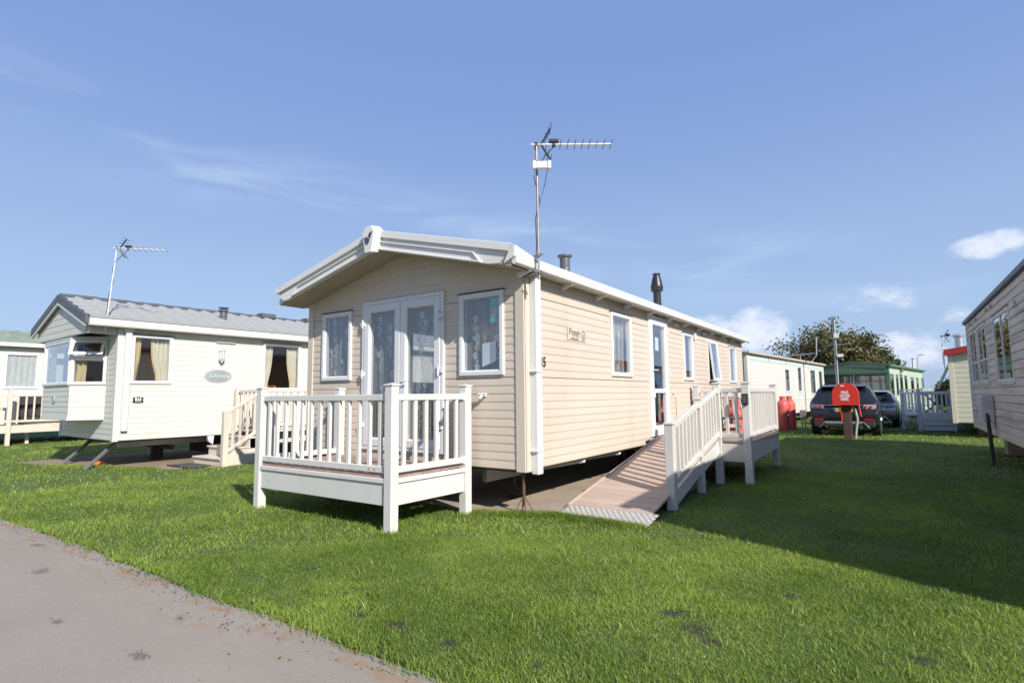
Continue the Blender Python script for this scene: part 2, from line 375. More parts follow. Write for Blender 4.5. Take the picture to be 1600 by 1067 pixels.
def lace_motifs(parent, fr, ua, ub, za, zb, n=-.055, seed=1, cnt=6):
    "white embroidered flowers and stems on the net"
    rr = random.Random(seed); mb = MB()
    for c in range(cnt):
        cu, cz = rr.uniform(ua+.05, ub-.05), za+(zb-za)*(c+.5+rr.uniform(-.2, .2))/cnt
        rad = rr.uniform(.026, .04)
        for r0, r1 in ((rad*.55, rad), (0.004, rad*.3)):
            N = 12; vs = []
            for i in range(N):
                a = 2*math.pi*i/N; k_ = 1+.12*math.sin(a*5)
                vs += [fr(cu+r0*k_*math.cos(a), cz+r0*k_*math.sin(a)*1.15, n), fr(cu+r1*k_*math.cos(a), cz+r1*k_*math.sin(a)*1.15, n+.002)]
            mb.add(vs, [(2*i, 2*((i+1) % N), 2*((i+1) % N)+1, 2*i+1) for i in range(N)])
        x, z = cu, cz-rad
        for s_ in range(9):
            x2, z2 = x+.014*math.sin(s_*1.1+c), z-.024
            mb.add([fr(x-.004, z, n), fr(x+.005, z, n), fr(x2+.005, z2, n), fr(x2-.004, z2, n)], [(0, 1, 2, 3)])
            if s_ % 2:
                sg = 1 if s_ % 4 == 1 else -1
                mb.add([fr(x2, z2, n), fr(x2+sg*.022, z2+.006, n), fr(x2+sg*.028, z2+.026, n), fr(x2+sg*.008, z2+.016, n)], [(0, 1, 2, 3)])
            x, z = x2, z2
    return mb.build('embroidery', laceflower, parent, recalc=False)
def handle(parent, fr, u, z, sgn=1, name='handle', m=None):
    mb = MB().prism([(u-.016, z-.11), (u+.016, z-.11), (u+.016, z+.11), (u-.016, z+.11)], lambda a, b: fr(a, b, .03), lambda a, b: fr(a, b, .042))
    mb.tube([fr(u, z+.045, .04), fr(u, z+.045, .085)], .009, 8); mb.tube([fr(u, z+.045, .082), fr(u+sgn*.12, z+.047, .082)], .009, 8)
    return mb.build(name, m or pvc, parent, smooth=40)
def frames(Wd, L):
    return dict(front=Fr((-Wd, 0, 0), (1, 0, 0), (0, -1, 0)), right=Fr((0, 0, 0), (0, 1, 0), (1, 0, 0)),
                left=Fr((-Wd, 0, 0), (0, 1, 0), (-1, 0, 0)), back=Fr((-Wd, L, 0), (1, 0, 0), (0, 1, 0)))
def shell(root, Wd, L, zb, ze, slope, opens, m, pitch, sid, trim, stuffs=(), deep=(), inn=inner, trimw=.09, lap=.0085):
    "walls, siding, corner trims and floor of a caravan; opens[face] lists (ua, ub, za, zb)"
    fr = frames(Wd, L); gz = lambda u: ze+slope*(Wd/2-abs(u-Wd/2))
    for k_ in ('front', 'right', 'left', 'back'):
        op = opens.get(k_, []); ln = Wd if k_ in ('front', 'back') else L
        gab = k_ in ('front', 'back')
        wall(root, fr[k_], inn, .07 if gab else 0, ln-.07 if gab else ln, zb, gz if gab else (lambda u: ze), op, cols=(Wd/2,) if gab else ())
        if k_ in sid:
            siding(root, fr[k_], m, .01, ln-.01, zb, gz(Wd/2) if gab else ze, pitch, op, gable=(ze, slope, Wd/2, Wd/2) if gab else None, stuff=k_ in stuffs, deep=deep, out=lap)
    for x, y, sx, sy in ((0, 0, 1, -1), (-Wd, 0, -1, -1), (0, L, 1, 1), (-Wd, L, -1, 1)):
        a = MB(); t = .02
        poly = [(x+sx*t, y+sy*t), (x+sx*t, y-sy*trimw), (x+sx*.002, y-sy*trimw), (x+sx*.002, y+sy*.002), (x-sx*trimw, y+sy*.002), (x-sx*trimw, y+sy*t)]
        a.prism(poly, lambda p, r_: (p, r_, zb-.015), lambda p, r_: (p, r_, ze+.01)).build('corner_trim', trim, root, bevel=.002)
    pbox('floor_panel', root, under, (-Wd+.07, .07, zb-.03), (-.07, L-.07, zb+.05))
    return fr
def roof(root, Wd, L, ze, slope, ohs, ohf, ohb, th, m, mu=None, name='roof_panel'):
    c = -Wd/2
    for s_ in (1, -1):
        hx = Wd/2+ohs; zr = ze+slope*Wd/2
        poly = [(0, zr+.004), (hx, ze-slope*ohs+.004), (hx, ze-slope*ohs+th), (0, zr+th)]
        MB().prism(poly, lambda a, b: (c+s_*a, -ohf, b), lambda a, b: (c+s_*a, L+ohb, b)).build(name, m, root)

# ================================================================ SETTING: ground, road, pads
def grid_mesh(x0, x1, y0, y1, nx, ny, zf, yedge=None):
    vs, fs = [], []
    for j in range(ny+1):
        for i in range(nx+1):
            x = x0+(x1-x0)*i/nx; t = j/ny; y = y0+(y1-y0)*t**2
            if yedge: y += yedge(x)*(1-t)
            vs.append((x, y, zf(x, y)))
    for j in range(ny):
        for i in range(nx): a = j*(nx+1)+i; fs.append((a, a+1, a+nx+2, a+nx+1))
    return vs, fs
gm = bpy.data.materials.new('lawn_turf'); gm.use_nodes = True; gt = gm.node_tree; k = NT(gt); gp = gt.nodes['Principled BSDF']
gpos = k.n('ShaderNodeNewGeometry').outputs['Position']
n1 = k.noise(gpos, .55, 4, .6); n2 = k.noise(gpos, 7, 5, .65); n3 = k.noise(gpos, 90, 3)
gc = k.mix(k.rng(n1, .35, .65), (.075, .125, .018, 1), (.115, .175, .03, 1))
gc = k.mix(k.rng(n2, .50, .72, 0, .55, True), gc, (.12, .125, .05, 1))
gc = k.mix(k.rng(n3, .3, .7, 0, .6), gc, (.05, .085, .014, 1))
MUD = [(2.25, -1.75, .10), (2.08, -1.62, .08), (2.36, -1.86, .06), (2.6, -.95, .07), (1.21, -2.6, .06), (.83, -2.6, .07), (.57, -2.63, .06), (3.24, -1.57, .07), (1.74, -2.56, .05), (-.45, -2.25, .06)]
for mx_, my_, mr_ in MUD:   # scuffed bare soil
    vd = k.n('ShaderNodeVectorMath', operation='DISTANCE'); k.link(gpos, vd.inputs[0]); vd.inputs[1].default_value = (mx_, my_, .01)
    gc = k.mix(k.rng(k.m('ADD', vd.outputs['Value'], k.m('MULTIPLY', n2, mr_*.8)), mr_*.9, mr_*1.6, .9, 0, True), gc, (.042, .034, .022, 1))
k.link(gc, gp.inputs['Base Color']); gp.inputs['Roughness'].default_value = .9
gb = k.n('ShaderNodeBump'); gb.inputs['Strength'].default_value = .9; gb.inputs['Distance'].default_value = .03
k.link(k.noise(gpos, 60, 5, .7), gb.inputs['Height']); k.link(gb.outputs[0], gp.inputs['Normal'])
EDGE = lambda x: .016*math.sin(x*1.7)+.012*math.sin(x*4.3+1)+.010*math.sin(x*11+2)
LAWN = lambda x, y: .012+.012*math.sin(x*.9+.4)*math.sin(y*.7)+.006*math.sin(x*3.1+y*2.3)
MB().add([(-1500, -1500, -.07), (1500, -1500, -.07), (1500, 1500, -.07), (-1500, 1500, -.07)], [(0, 1, 2, 3)]).build('ground', gm)
tag(bpy.data.objects['ground'], kind='structure')
lv, lf_ = grid_mesh(-60, 60, -2.9, 90, 480, 110, lambda x, y: LAWN(x, y) if y < 30 else .0, EDGE)
b_ = len(lv); lv += [(lv[i][0], lv[i][1]-.012, -.06) for i in range(481)]; lf_ += [(b_+i, b_+i+1, i+1, i) for i in range(480)]
tag(MB().add(lv, lf_).build('lawn', gm, smooth=60, recalc=False), kind='structure')
am = bpy.data.materials.new('asphalt'); am.use_nodes = True; at = am.node_tree; k = NT(at); ap = at.nodes['Principled BSDF']
apos = k.n('ShaderNodeNewGeometry').outputs['Position']
ac = k.mix(k.rng(k.noise(apos, 1.1, 6, .6), .3, .7), (.285, .247, .202, 1), (.335, .293, .243, 1))
vor = k.n('ShaderNodeTexVoronoi'); vor.inputs['Scale'].default_value = 170; k.link(apos, vor.inputs['Vector'])
ac = k.mix(k.rng(vor.outputs['Color'], .1, .9, 0, .34), ac, (.16, .14, .12, 1))
ac = k.mix(k.rng(k.noise(k.mapping(apos, scale=(.35, 1, 1)), 2.6, 6, .7), .62, .78, 0, .45, True), ac, (.13, .115, .10, 1))
ac = k.mix(k.rng(k.noise(apos, 3.7, 5, .7, .4), .69, .76, 0, .75, True), ac, (.10, .082, .045, 1))
MOSS = [(1.02, -3.35, .07), (-.02, -3.55, .09), (-.9, -3.62, .06), (-2.2, -3.35, .11), (-3.2, -3.1, .10), (1.45, -3.2, .05), (.55, -3.9, .06), (-.35, -3.2, .05)]
mn = k.noise(apos, 24, 5, .7)
for mx_, my_, mr_ in MOSS:   # flat mossy stains
    vd = k.n('ShaderNodeVectorMath', operation='DISTANCE'); k.link(k.mapping(apos, scale=(1, 1.7, 1)), vd.inputs[0]); vd.inputs[1].default_value = (mx_, my_*1.7, -.012)
    ac = k.mix(k.rng(k.m('ADD', vd.outputs['Value'], k.m('MULTIPLY', k.m('SUBTRACT', mn, .5), mr_*2.6)), mr_*.35, mr_*.9, .55, 0, True), ac, (.105, .082, .04, 1))
sy = k.n('ShaderNodeSeparateXYZ'); k.link(apos, sy.inputs[0])
em = k.m('MULTIPLY', k.rng(sy.outputs[1], -3.42, -2.95, 0, 1), k.rng(k.noise(k.mapping(apos, scale=(.7, 1.6, 1)), 5.5, 7, .68, .3), .50, .62, 0, 1, True))
ac = k.mix(k.m('MULTIPLY', em, .8), ac, (.30, .185, .095, 1))   # trodden leaf mould along the verge
k.link(ac, ap.inputs['Base Color']); ap.inputs['Roughness'].default_value = .85
ab = k.n('ShaderNodeBump'); ab.inputs['Strength'].default_value = .35; ab.inputs['Distance'].default_value = .006
k.link(vor.outputs['Distance'], ab.inputs['Height']); k.link(ab.outputs[0], ap.inputs['Normal'])
rv, rf = grid_mesh(-60, 60, -8.2, -2.75, 60, 12, lambda x, y: -.012+.006*math.sin(x*.6)*math.sin(y*.8))
tag(MB().add(rv, rf).build('road', am, smooth=60, recalc=False), kind='structure')
def pad(name, pts, z0, z1, m):
    n = len(pts); return tag(MB().prism(pts, lambda a, b: (a, b, z0), lambda a, b: (a, b, z1)).build(name, m), kind='structure')
pad('concrete_pad', [(-3.75, .02), (-2.2, .10), (-.9, .0), (-.3, .06), (.12, .2), (.25, .42), (.95, .62), (.95, 3.3), (.35, 5), (.25, 10.2), (-3.75, 10.2)], -.06, .030, conc)
dirtm = M('bare_earth', (.27, .20, .14), .95, var=.3, vs=3, bump=.8, bs=60, dirt=((.06, .09, .02), .6, 3, 1))
pad('earth_pad', [(-11.6, -1.15), (-10.3, -.98), (-9.5, -.75), (-8.5, -.35), (-7.7, -.02), (-7.3, .6), (-7.5, 9), (-11.9, 9)], -.06, .028, dirtm)
pad('concrete_pad', [(5.3, -.5), (7.6, -.5), (7.6, 10.4), (5.3, 10.4)], -.06, .03, conc)
PADS = [[(-3.75, .02), (-2.2, .10), (-.9, .0), (-.3, .06), (.12, .2), (.25, .42), (1.13, .62), (1.13, 3.3), (.4, 5), (.25, 10.2), (-3.75, 10.2)],
        [(-11.6, -1.15), (-10.3, -.98), (-9.5, -.75), (-8.5, -.35), (-7.7, -.02), (-7.3, .6), (-7.5, 9), (-11.9, 9)],
        [(5.3, -.5), (7.6, -.5), (7.6, 10.4), (5.3, 10.4)]]

# ================================================================ MAIN CARAVAN (cream)
MW, ML, MZ, ME, MS = 3.66, 10.3, .50, 2.62, .25
van = thing('static_caravan', 'cream clad static caravan with white gable trim and front veranda', 'caravan')
FW = [(-3.355, -2.743, 1.504, 2.438), (-.864, -.24, 1.504, 2.438)]; FD = (-2.513, -1.095, .615, 2.521)
SW = [(2.203, 2.937, 1.533, 2.438), (5.42, 6.02, 1.53, 2.425), (7.08, 7.72, 1.535, 2.41), (8.92, 9.60, 1.53, 2.40)]; SD = (3.629, 4.516, .612, 2.563)
sh_ = lambda o: (o[0]+.03, o[1]-.03, o[2]+.03, o[3]-.03)
op = dict(front=[sh_((a+MW, b+MW, c, d)) for a, b, c, d in FW+[FD]], right=[sh_(o) for o in SW+[SD]], left=[(2, 3.2, 1.5, 2.4), (6, 7, 1.5, 2.4)])
FR = shell(van, MW, ML, MZ, ME, MS, op, cream, .0884, ('front', 'right'), creamtrim, deep=(0, 11, 21))
f_, s_r = FR['front'], FR['right']
LWm = [window(van, FR['left'], a, b, c, d, pvc) for a, b, c, d in ((1.97, 3.23, 1.47, 2.43), (5.97, 7.03, 1.47, 2.43))]
for i, (a, b, c, d) in enumerate(FW):
    w_ = window(van, f_, a+MW, b+MW, c, d, pvc, fw=.062, cap='dark')
    curtain(w_, f_, a+MW+.02, b+MW-.02, c-.1, d+.05, lace, waves=5, seed=i); lace_motifs(w_, f_, a+MW+.06, b+MW-.06, c+.05, d-.05, seed=i+3, cnt=6)
    if i == 1:
        tq = M('turquoise_print', (.08, .42, .42), .5); gq = M('grey_print', (.36, .38, .38), .5)
        for z0, z1, mm in ((2.27, 2.36, tq), (2.155, 2.265, gq), (2.085, 2.15, tq)):
            MB().prism([(b+MW-.195, z0), (b+MW-.068, z0), (b+MW-.068, z1), (b+MW-.195, z1)], lambda p, t: f_(p, t, -.004), lambda p, t: f_(p, t, -.001)).build('sticker', mm, w_)
        pw = M('paper_notice', (.8, .82, .86), .6)
        MB().prism([(a+MW+.28, c+.10), (a+MW+.47, c+.16), (a+MW+.47, c+.38), (a+MW+.28, c+.36)], lambda p, t: f_(p, t, -.05), lambda p, t: f_(p, t, -.047)).build('paper_notice', pw, w_)
# french doors
df = ring(f_, FD[0]+MW, FD[1]+MW, FD[2], FD[3], [(0, .002), (0, .03), (.006, .036), (.045, .036), (.05, .03), (.05, -.05)]).build('door_frame', pvc, van)
mid = (FD[0]+FD[1])/2+MW
for i, (a, b) in enumerate(((FD[0]+MW+.05, mid-.003), (mid+.003, FD[1]+MW-.05))):
    za, zb_ = FD[2]+.05, FD[3]-.05
    L_ = MB(); fwv = .105
    P_ = [(0, -.03), (0, .038), (.006, .044), (fwv-.02, .044), (fwv, .03), (fwv, -.03)]
    lf2 = ring(f_, a, b, za, zb_, P_, L_).build('door', pvc, van)
    MB().prism([(a+fwv-.004, za+fwv-.004), (b-fwv+.004, za+fwv-.004), (b-fwv+.004, zb_-fwv+.004), (a+fwv-.004, zb_-fwv+.004)], lambda p, t: f_(p, t, .004), lambda p, t: f_(p, t, .010)).build('pane', G1, lf2)
    curtain(lf2, f_, a+.02, b-.02, za, zb_+.02, lace, waves=5, seed=20+i); lace_motifs(lf2, f_, a+.12, b-.12, za+.1, zb_-.1, seed=30+i, cnt=11)
    if i == 1: handle(lf2, f_, a+.05, 1.42, 1).data.materials[0] = pvc
    for z in (.9, 1.55, 2.2):
        hx = a+.0 if i == 0 else b+.0
        MB().box((0, 0, 0), (1, 1, 1))
        h0 = hx-.055 if i == 0 else hx-.02
        MB().prism([(h0, z), (h0+.075, z), (h0+.075, z+.055), (h0, z+.055)], lambda p, t: f_(p, t, .04), lambda p, t: f_(p, t, .062)).build('hinge', pvc, lf2, bevel=.004)
        MB().tube([f_(hx-.01, z-.03, .06), f_(hx-.01, z+.085, .06)], .012, 8).build('hinge', pvc, lf2, smooth=40)
# side door and windows
dfr = ring(s_r, SD[0], SD[1], SD[2], SD[3], [(0, .002), (0, .03), (.006, .036), (.05, .036), (.055, .03), (.055, -.05)]).build('door_frame', pvc, van)
a, b, za, zb_ = SD[0]+.055, SD[1]-.055, SD[2]+.055, SD[3]-.055
sd = ring(s_r, a, b, za, zb_, [(0, -.03), (0, .038), (.006, .044), (.085, .044), (.105, .03), (.105, -.03)]).build('door', pvc, van)
MB().prism([(a+.1, 1.30), (b-.1, 1.30), (b-.1, 1.37), (a+.1, 1.37)], lambda p, t: s_r(p, t, -.02), lambda p, t: s_r(p, t, .034)).build('mid_rail', pvc, sd, bevel=.004)
for z0, z1 in ((za+.1, 1.30), (1.37, zb_-.1)):
    MB().prism([(a+.1, z0), (b-.1, z0), (b-.1, z1), (a+.1, z1)], lambda p, t: s_r(p, t, .004), lambda p, t: s_r(p, t, .010)).build('pane', G1, sd)
handle(sd, s_r, a+.05, 1.62, 1); MB().prism([(a+.02, 1.22), (a+.085, 1.22), (a+.085, 1.31), (a+.02, 1.31)], lambda p, t: s_r(p, t, .03), lambda p, t: s_r(p, t, .06)).build('lock_box', pvc, sd, bevel=.004)
curtain(sd, s_r, a+.05, a+.30, za+.1, 1.3, gcurt, waves=3, n=-.12, seed=5)
MB().prism([(a+.30, 2.0), (a+.46, 2.0), (a+.46, 2.22), (a+.30, 2.22)], lambda p, t: s_r(p, t, -.004), lambda p, t: s_r(p, t, -.001)).build('paper_notice', M('paper_notice', (.8, .82, .86), .6), sd)
for z in (.8, 1.6, 2.3): MB().prism([(b-.01, z), (b+.07, z), (b+.07, z+.06), (b-.01, z+.06)], lambda p, t: s_r(p, t, .04), lambda p, t: s_r(p, t, .06)).build('hinge', pvc, sd, bevel=.004)
for i, (a, b, c, d) in enumerate(SW):
    if i == 2:   # this one stands ajar, hinged along its top
        w_ = ring(s_r, a, b, c, d, [(0, .002), (0, .026), (.006, .03), (.035, .03), (.035, -.05)]).build('window', pvc, van)
        th = R(5); tl = lambda u, z, n=0., th=th, d=d: (lambda zz: s_r(u, d-.02-(d-.02-zz)*math.cos(th)+0*n, .034+(d-.02-zz)*math.sin(th)+n))(z)
        sa = MB(); vs = []
        for i_, n_ in ((0, 0), (0, .03), (.04, .03), (.05, .015), (.05, 0)):
            vs += [tl(a+.02+i_, c+.02+i_, n_), tl(b-.02-i_, c+.02+i_, n_), tl(b-.02-i_, d-.02-i_, n_), tl(a+.02+i_, d-.02-i_, n_)]
        sa.add(vs, [(k_*4+j, k_*4+(j+1) % 4, k_*4+4+(j+1) % 4, k_*4+4+j) for k_ in range(4) for j in range(4)]).build('open_sash', pvc, w_)
        MB().add([tl(a+.06, c+.06, .01), tl(b-.06, c+.06, .01), tl(b-.06, d-.06, .01), tl(a+.06, d-.06, .01), tl(a+.06, c+.06, .016), tl(b-.06, c+.06, .016), tl(b-.06, d-.06, .016), tl(a+.06, d-.06, .016)],
                 [(0, 1, 2, 3), (7, 6, 5, 4), (0, 4, 5, 1), (1, 5, 6, 2), (2, 6, 7, 3), (3, 7, 4, 0)]).build('pane', G1, w_)
        continue
    w_ = window(van, s_r, a, b, c, d, pvc, fw=.06, cap='dark')
    if i == 0: curtain(w_, s_r, a+.02, b-.02, c-.05, d+.05, lace, waves=5, seed=11); lace_motifs(w_, s_r, a+.07, b-.07, c+.05, d-.05, seed=12, cnt=5)
    else: curtain(w_, s_r, a+.02, b-.02, c-.05, d+.05, blind, waves=4, n=-.11, seed=13+i)
# roof, gable, gutter
OH, FO = .16, .42; cx = -MW/2
roof(van, MW, ML, ME, MS, OH, FO-.02, .12, .07, roofw)
for s_ in (1, -1):   # soffit under the front overhang
    MB().prism([(0, ME+MS*MW/2-.002), (MW/2+OH-.02, ME-MS*(OH-.02)-.002), (MW/2+OH-.02, ME-MS*(OH-.02)-.016), (0, ME+MS*MW/2-.016)],
               lambda a, b: (cx+s_*a, -FO+.01, b), lambda a, b: (cx+s_*a, -.016, b)).build('soffit', soff, van)
HW = 1.995; ZA, ZT = 3.268, 2.775; ks = (ZA-ZT)/HW
def barge(s_):
    def face(poly, y0, y1, nm, par, bev=.004):
        "poly of (along 0..1 half, drop below the roof line)"
        P = [(x, ZA-ks*x-t) for x, t in poly]
        return MB().prism(P, lambda a, b: (cx+s_*a, y0, b), lambda a, b: (cx+s_*a, y1, b)).build(nm, roofw, par, bevel=bev)
    bb = face([(0, 0), (HW, 0), (HW-.16, .205), (HW-.28, .225), (0, .225)], -FO-.025, -FO+.02, 'barge_board', van)
    face([(0, -.012), (HW+.02, -.012), (HW-.04, .072), (0, .072)], -FO-.055, -FO-.022, 'top_moulding', bb)
    face([(.06, .115), (HW-.50, .115), (HW-.44, .132), (.06, .132)], -FO-.045, -FO-.022, 'moulding', bb)
    face([(.06, .205), (HW-.40, .205), (HW-.37, .222), (.06, .222)], -FO-.050, -FO-.022, 'moulding', bb)
    face([(HW-.50, .115), (HW-.475, .115), (HW-.36, .222), (HW-.40, .222)], -FO-.047, -FO-.022, 'moulding', bb)
    return bb
barge(1); barge(-1)
ky = -FO-.13
kp = [(-.055, ZA+.035), (.055, ZA+.035), (.105, ZA-.035), (.055, ZA-.285), (-.055, ZA-.285), (-.105, ZA-.035)]
key = MB().prism(kp, lambda a, b: (cx+a*1.5, -FO-.02, b+.012), lambda a, b: (cx+a, ky, b)).build('keystone', roofw, van, bevel=.006)
ring_pts = [(x*.80, ZA-.125+(z-ZA+.125)*.84) for x, z in kp]
lm = M('emblem_black', (.03, .035, .035), .4)
def stroke(pts): return MB().prism([(x, ZA-.115+z) for x, z in pts], lambda a, b: (cx+a, ky+.001, b), lambda a, b: (cx+a, ky-.006, b)).build('emblem', lm, key)
stroke([(-.062, .02), (-.040, .02), (-.022, -.055), (-.034, -.075)]); stroke([(-.026, .02), (-.006, .02), (.010, -.035), (.000, -.075)])
stroke([(.000, -.075), (.016, -.045), (.072, .080), (.046, .060), (.012, -.012)]); stroke([(.006, .018), (.024, .060), (.046, .078), (.020, .020)])
gz_ = ME-MS*OH
gut = MB().prism([(OH-.012, gz_+.012), (OH+.02, gz_-.012), (OH+.045, gz_+.008), (OH+.055, gz_+.095), (OH+.045, gz_+.112), (OH-.012, gz_+.108)], lambda a, b: (a, -FO+.0, b+.01), lambda a, b: (a, ML+.12, b)).build('gutter', roofw, van, bevel=.003)
MB().prism([(.012, ME-.006), (OH-.01, gz_+.022), (OH-.01, gz_+.010), (.012, ME-.018)], lambda a, b: (a, -.0, b), lambda a, b: (a, ML+.1, b)).build('soffit', roofw, van)
for i in range(12):
    y = -.12+i*.92
    MB().prism([(.012, gz_-.05), (.03, gz_-.065), (OH+.02, gz_-.012), (OH-.0, gz_+.01), (.012, gz_-.01)], lambda a, b: (a, y, b), lambda a, b: (a, y+.022, b)).build('gutter_bracket', roofw, van)
MB().add([(OH-.02, -FO-.02, ZT-.02), (OH+.045, -FO-.02, ZT-.0), (OH+.055, -.05, 2.70), (OH-.02, -.05, 2.70), (OH-.10, -FO-.02, 2.60), (OH+.035, -FO-.02, 2.66), (OH+.052, -.05, 2.60), (OH-.02, -.05, 2.60)],
         [(0, 1, 2, 3), (7, 6, 5, 4), (0, 4, 5, 1), (1, 5, 6, 2), (2, 6, 7, 3), (3, 7, 4, 0)]).build('barge_return', roofw, van, bevel=.003)
dp = pbox('downpipe', van, pvc, (.028, .085, .455), (.118, .185, 2.60), .01)
for z in (1.535, .70): pbox('pipe_clip', dp, pvc, (-.065, -.075, z-1.5275-.012), (.052, .054, z-1.5275+.012), .003)
pbox('corner_post', van, creamtrim, (.022, .0, .485), (.032, .16, 2.60), .003)
# flues, tap, plates
fl = MB().lathe((-.55, 1.95, 2.98), [(.075, 0), (.075, .10), (.07, .11), (.075, .14), (.07, .17), (.075, .20), (.07, .24), (.09, .255), (.105, .262), (.105, .285), (.085, .29)], 18).build('flue', flue, van, smooth=35)
fl2 = MB().lathe((-.35, 5.15, 2.85), [(.075, 0), (.07, .3), (.075, .34), (.11, .36), (.115, .38), (.105, .40), (.115, .42), (.115, .44), (.10, .50), (.075, .62), (.06, .66), (.075, .675), (.075, .69)], 18).build('flue', M('black_flue', (.02, .02, .022), .4, var=.2), van, smooth=35)
MB().tube([(-.494, -.01, 1.283), (-.494, -.09, 1.283), (-.50, -.11, 1.25)], .017, 8).tube([(-.55, -.075, 1.30), (-.44, -.075, 1.30)], .012, 8).build('tap', pvc, van, smooth=50)
MB().lathe((0, 0, 0), [(.008, 0), (.008, .006)], 8).build('screw_plug', black, van, loc=(-1.42, -.008, 2.83), rot=(R(90), 0, 0))
dk = M('lettering_grey', (.17, .155, .14), .5); dk2 = M('lettering_black', (.015, .015, .015), .5)
npl = MB().prism([(.955, 1.945), (1.445, 1.945), (1.445, 2.095), (.955, 2.095)], lambda a, b: s_r(a, b, .012), lambda a, b: s_r(a, b, .017)).build('name_plate', M('plate_cream', (.55, .48, .41), .45), van)
text('lettering', 'Poppy', .112, dk, npl, s_r(1.125, 2.045, .019), (0, 1, 0), (1, 0, 0), off=.001)
text('lettering', 'Holiday Home', .034, dk, npl, s_r(1.13, 1.965, .019), (0, 1, 0), (1, 0, 0))
rg = MB(); N = 24
for r0, r1 in ((.044, .056), (.012, .020)):
    vs = [s_r(1.365+r*math.cos(2*math.pi*i/N), 2.022+r*math.sin(2*math.pi*i/N)*1.15-(0 if r0 > .03 else .016), .0195) for i in range(N) for r in (r0, r1)]
    rg.add(vs, [(2*i, 2*((i+1) % N), 2*((i+1) % N)+1, 2*i+1) for i in range(N)])
rg.add([s_r(1.361, 2.02, .0195), s_r(1.369, 2.02, .0195), s_r(1.385, 2.055, .0195), s_r(1.378, 2.058, .0195)], [(0, 1, 2, 3)]).build('emblem', dk, npl, recalc=False)
text('house_number', 'B15', .155, dk2, van, s_r(.348, 1.645, .016), (0, 1, 0), (1, 0, 0), off=.002, sx=.72)
for y, z in ((4.95, 2.50), (6.75, 2.49), (8.4, 2.48)): pbox('wall_vent', van, pvc, (.012, y, z), (.03, y+.2, z+.045))
pbox('alarm_box', van, pvc, (.012, 6.12, 2.34), (.05, 6.2, 2.47))
pbox('meter_hatch', van, creamtrim, (.012, 4.9, .86), (.022, 5.25, 1.22)); MB().tube([(.0, 4.75, 1.30), (.06, 4.75, 1.30)], .02, 8).build('outlet', pvc, van)
# chassis under the floor
for x in (-3.0, -.75): pbox('chassis_beam', van, steel, (x, .25, .30), (x+.07, ML-.3, .47))
for y in (1.4, 2.5, 4.2, 6.2, 8.2):
    MB().prism([(-.75, .30), (-.70, .30), (-.04, .44), (-.04, .47), (-.75, .47)], lambda a, b: (a, y, b), lambda a, b: (a, y+.05, b)).build('outrigger', pvc if y < 3 else steel, van)
for x, y in ((-.12, .16), (-.75, .9), (-3.0, .5), (-.75, 4.2), (-3.0, 4.2), (-.75, 8.4), (-3., 8.4)):
    j = MB().tube([(x, y, .10), (x, y, .47)], .017, 8)
    for i in range(4):
        a = math.pi/4+i*math.pi/2; j.tube([(x+.11*math.cos(a), y+.11*math.sin(a), .032), (x, y, .22)], .006, 6)
    j.box((x-.1, y-.1, .030), (x+.1, y+.1, .036)); j.build('jack_stand', rust, van)
for x in (-2.9, -.9): MB().tube([(x, 5.0, .28), (x+.16, 5.0, .28)], .26, 20).build('road_wheel', black, van, smooth=40)

# ================================================================ FRONT VERANDA
DX0, DX1, DY0, DY1, DZ = -2.93, -.68, -1.225, -.07, .535
deck = thing('veranda_deck', 'white veranda deck with railings before the cream caravan glazed doors', 'deck', (0, 0, 0))
def post(root, m, x, y, top, s=.10, z0=-.03, cap=True, sz=None):
    p = pbox('post', root, m, (x-s/2, y-s/2, z0), (x+s/2, y+s/2, top-.02), .006)
    if cap:
        zc = (top-.02-z0)/2; c_ = MB().add([(-s*.58, -s*.58, 0), (s*.58, -s*.58, 0), (s*.58, s*.58, 0), (-s*.58, s*.58, 0), (-s*.58, -s*.58, .014), (s*.58, -s*.58, .014), (s*.58, s*.58, .014), (-s*.58, s*.58, .014), (0, 0, .03)],
              [(0, 3, 2, 1), (0, 1, 5, 4), (1, 2, 6, 5), (2, 3, 7, 6), (3, 0, 4, 7), (4, 5, 8), (5, 6, 8), (6, 7, 8), (7, 4, 8)]).build('post_cap', m, p, loc=(0, 0, zc))
    return p
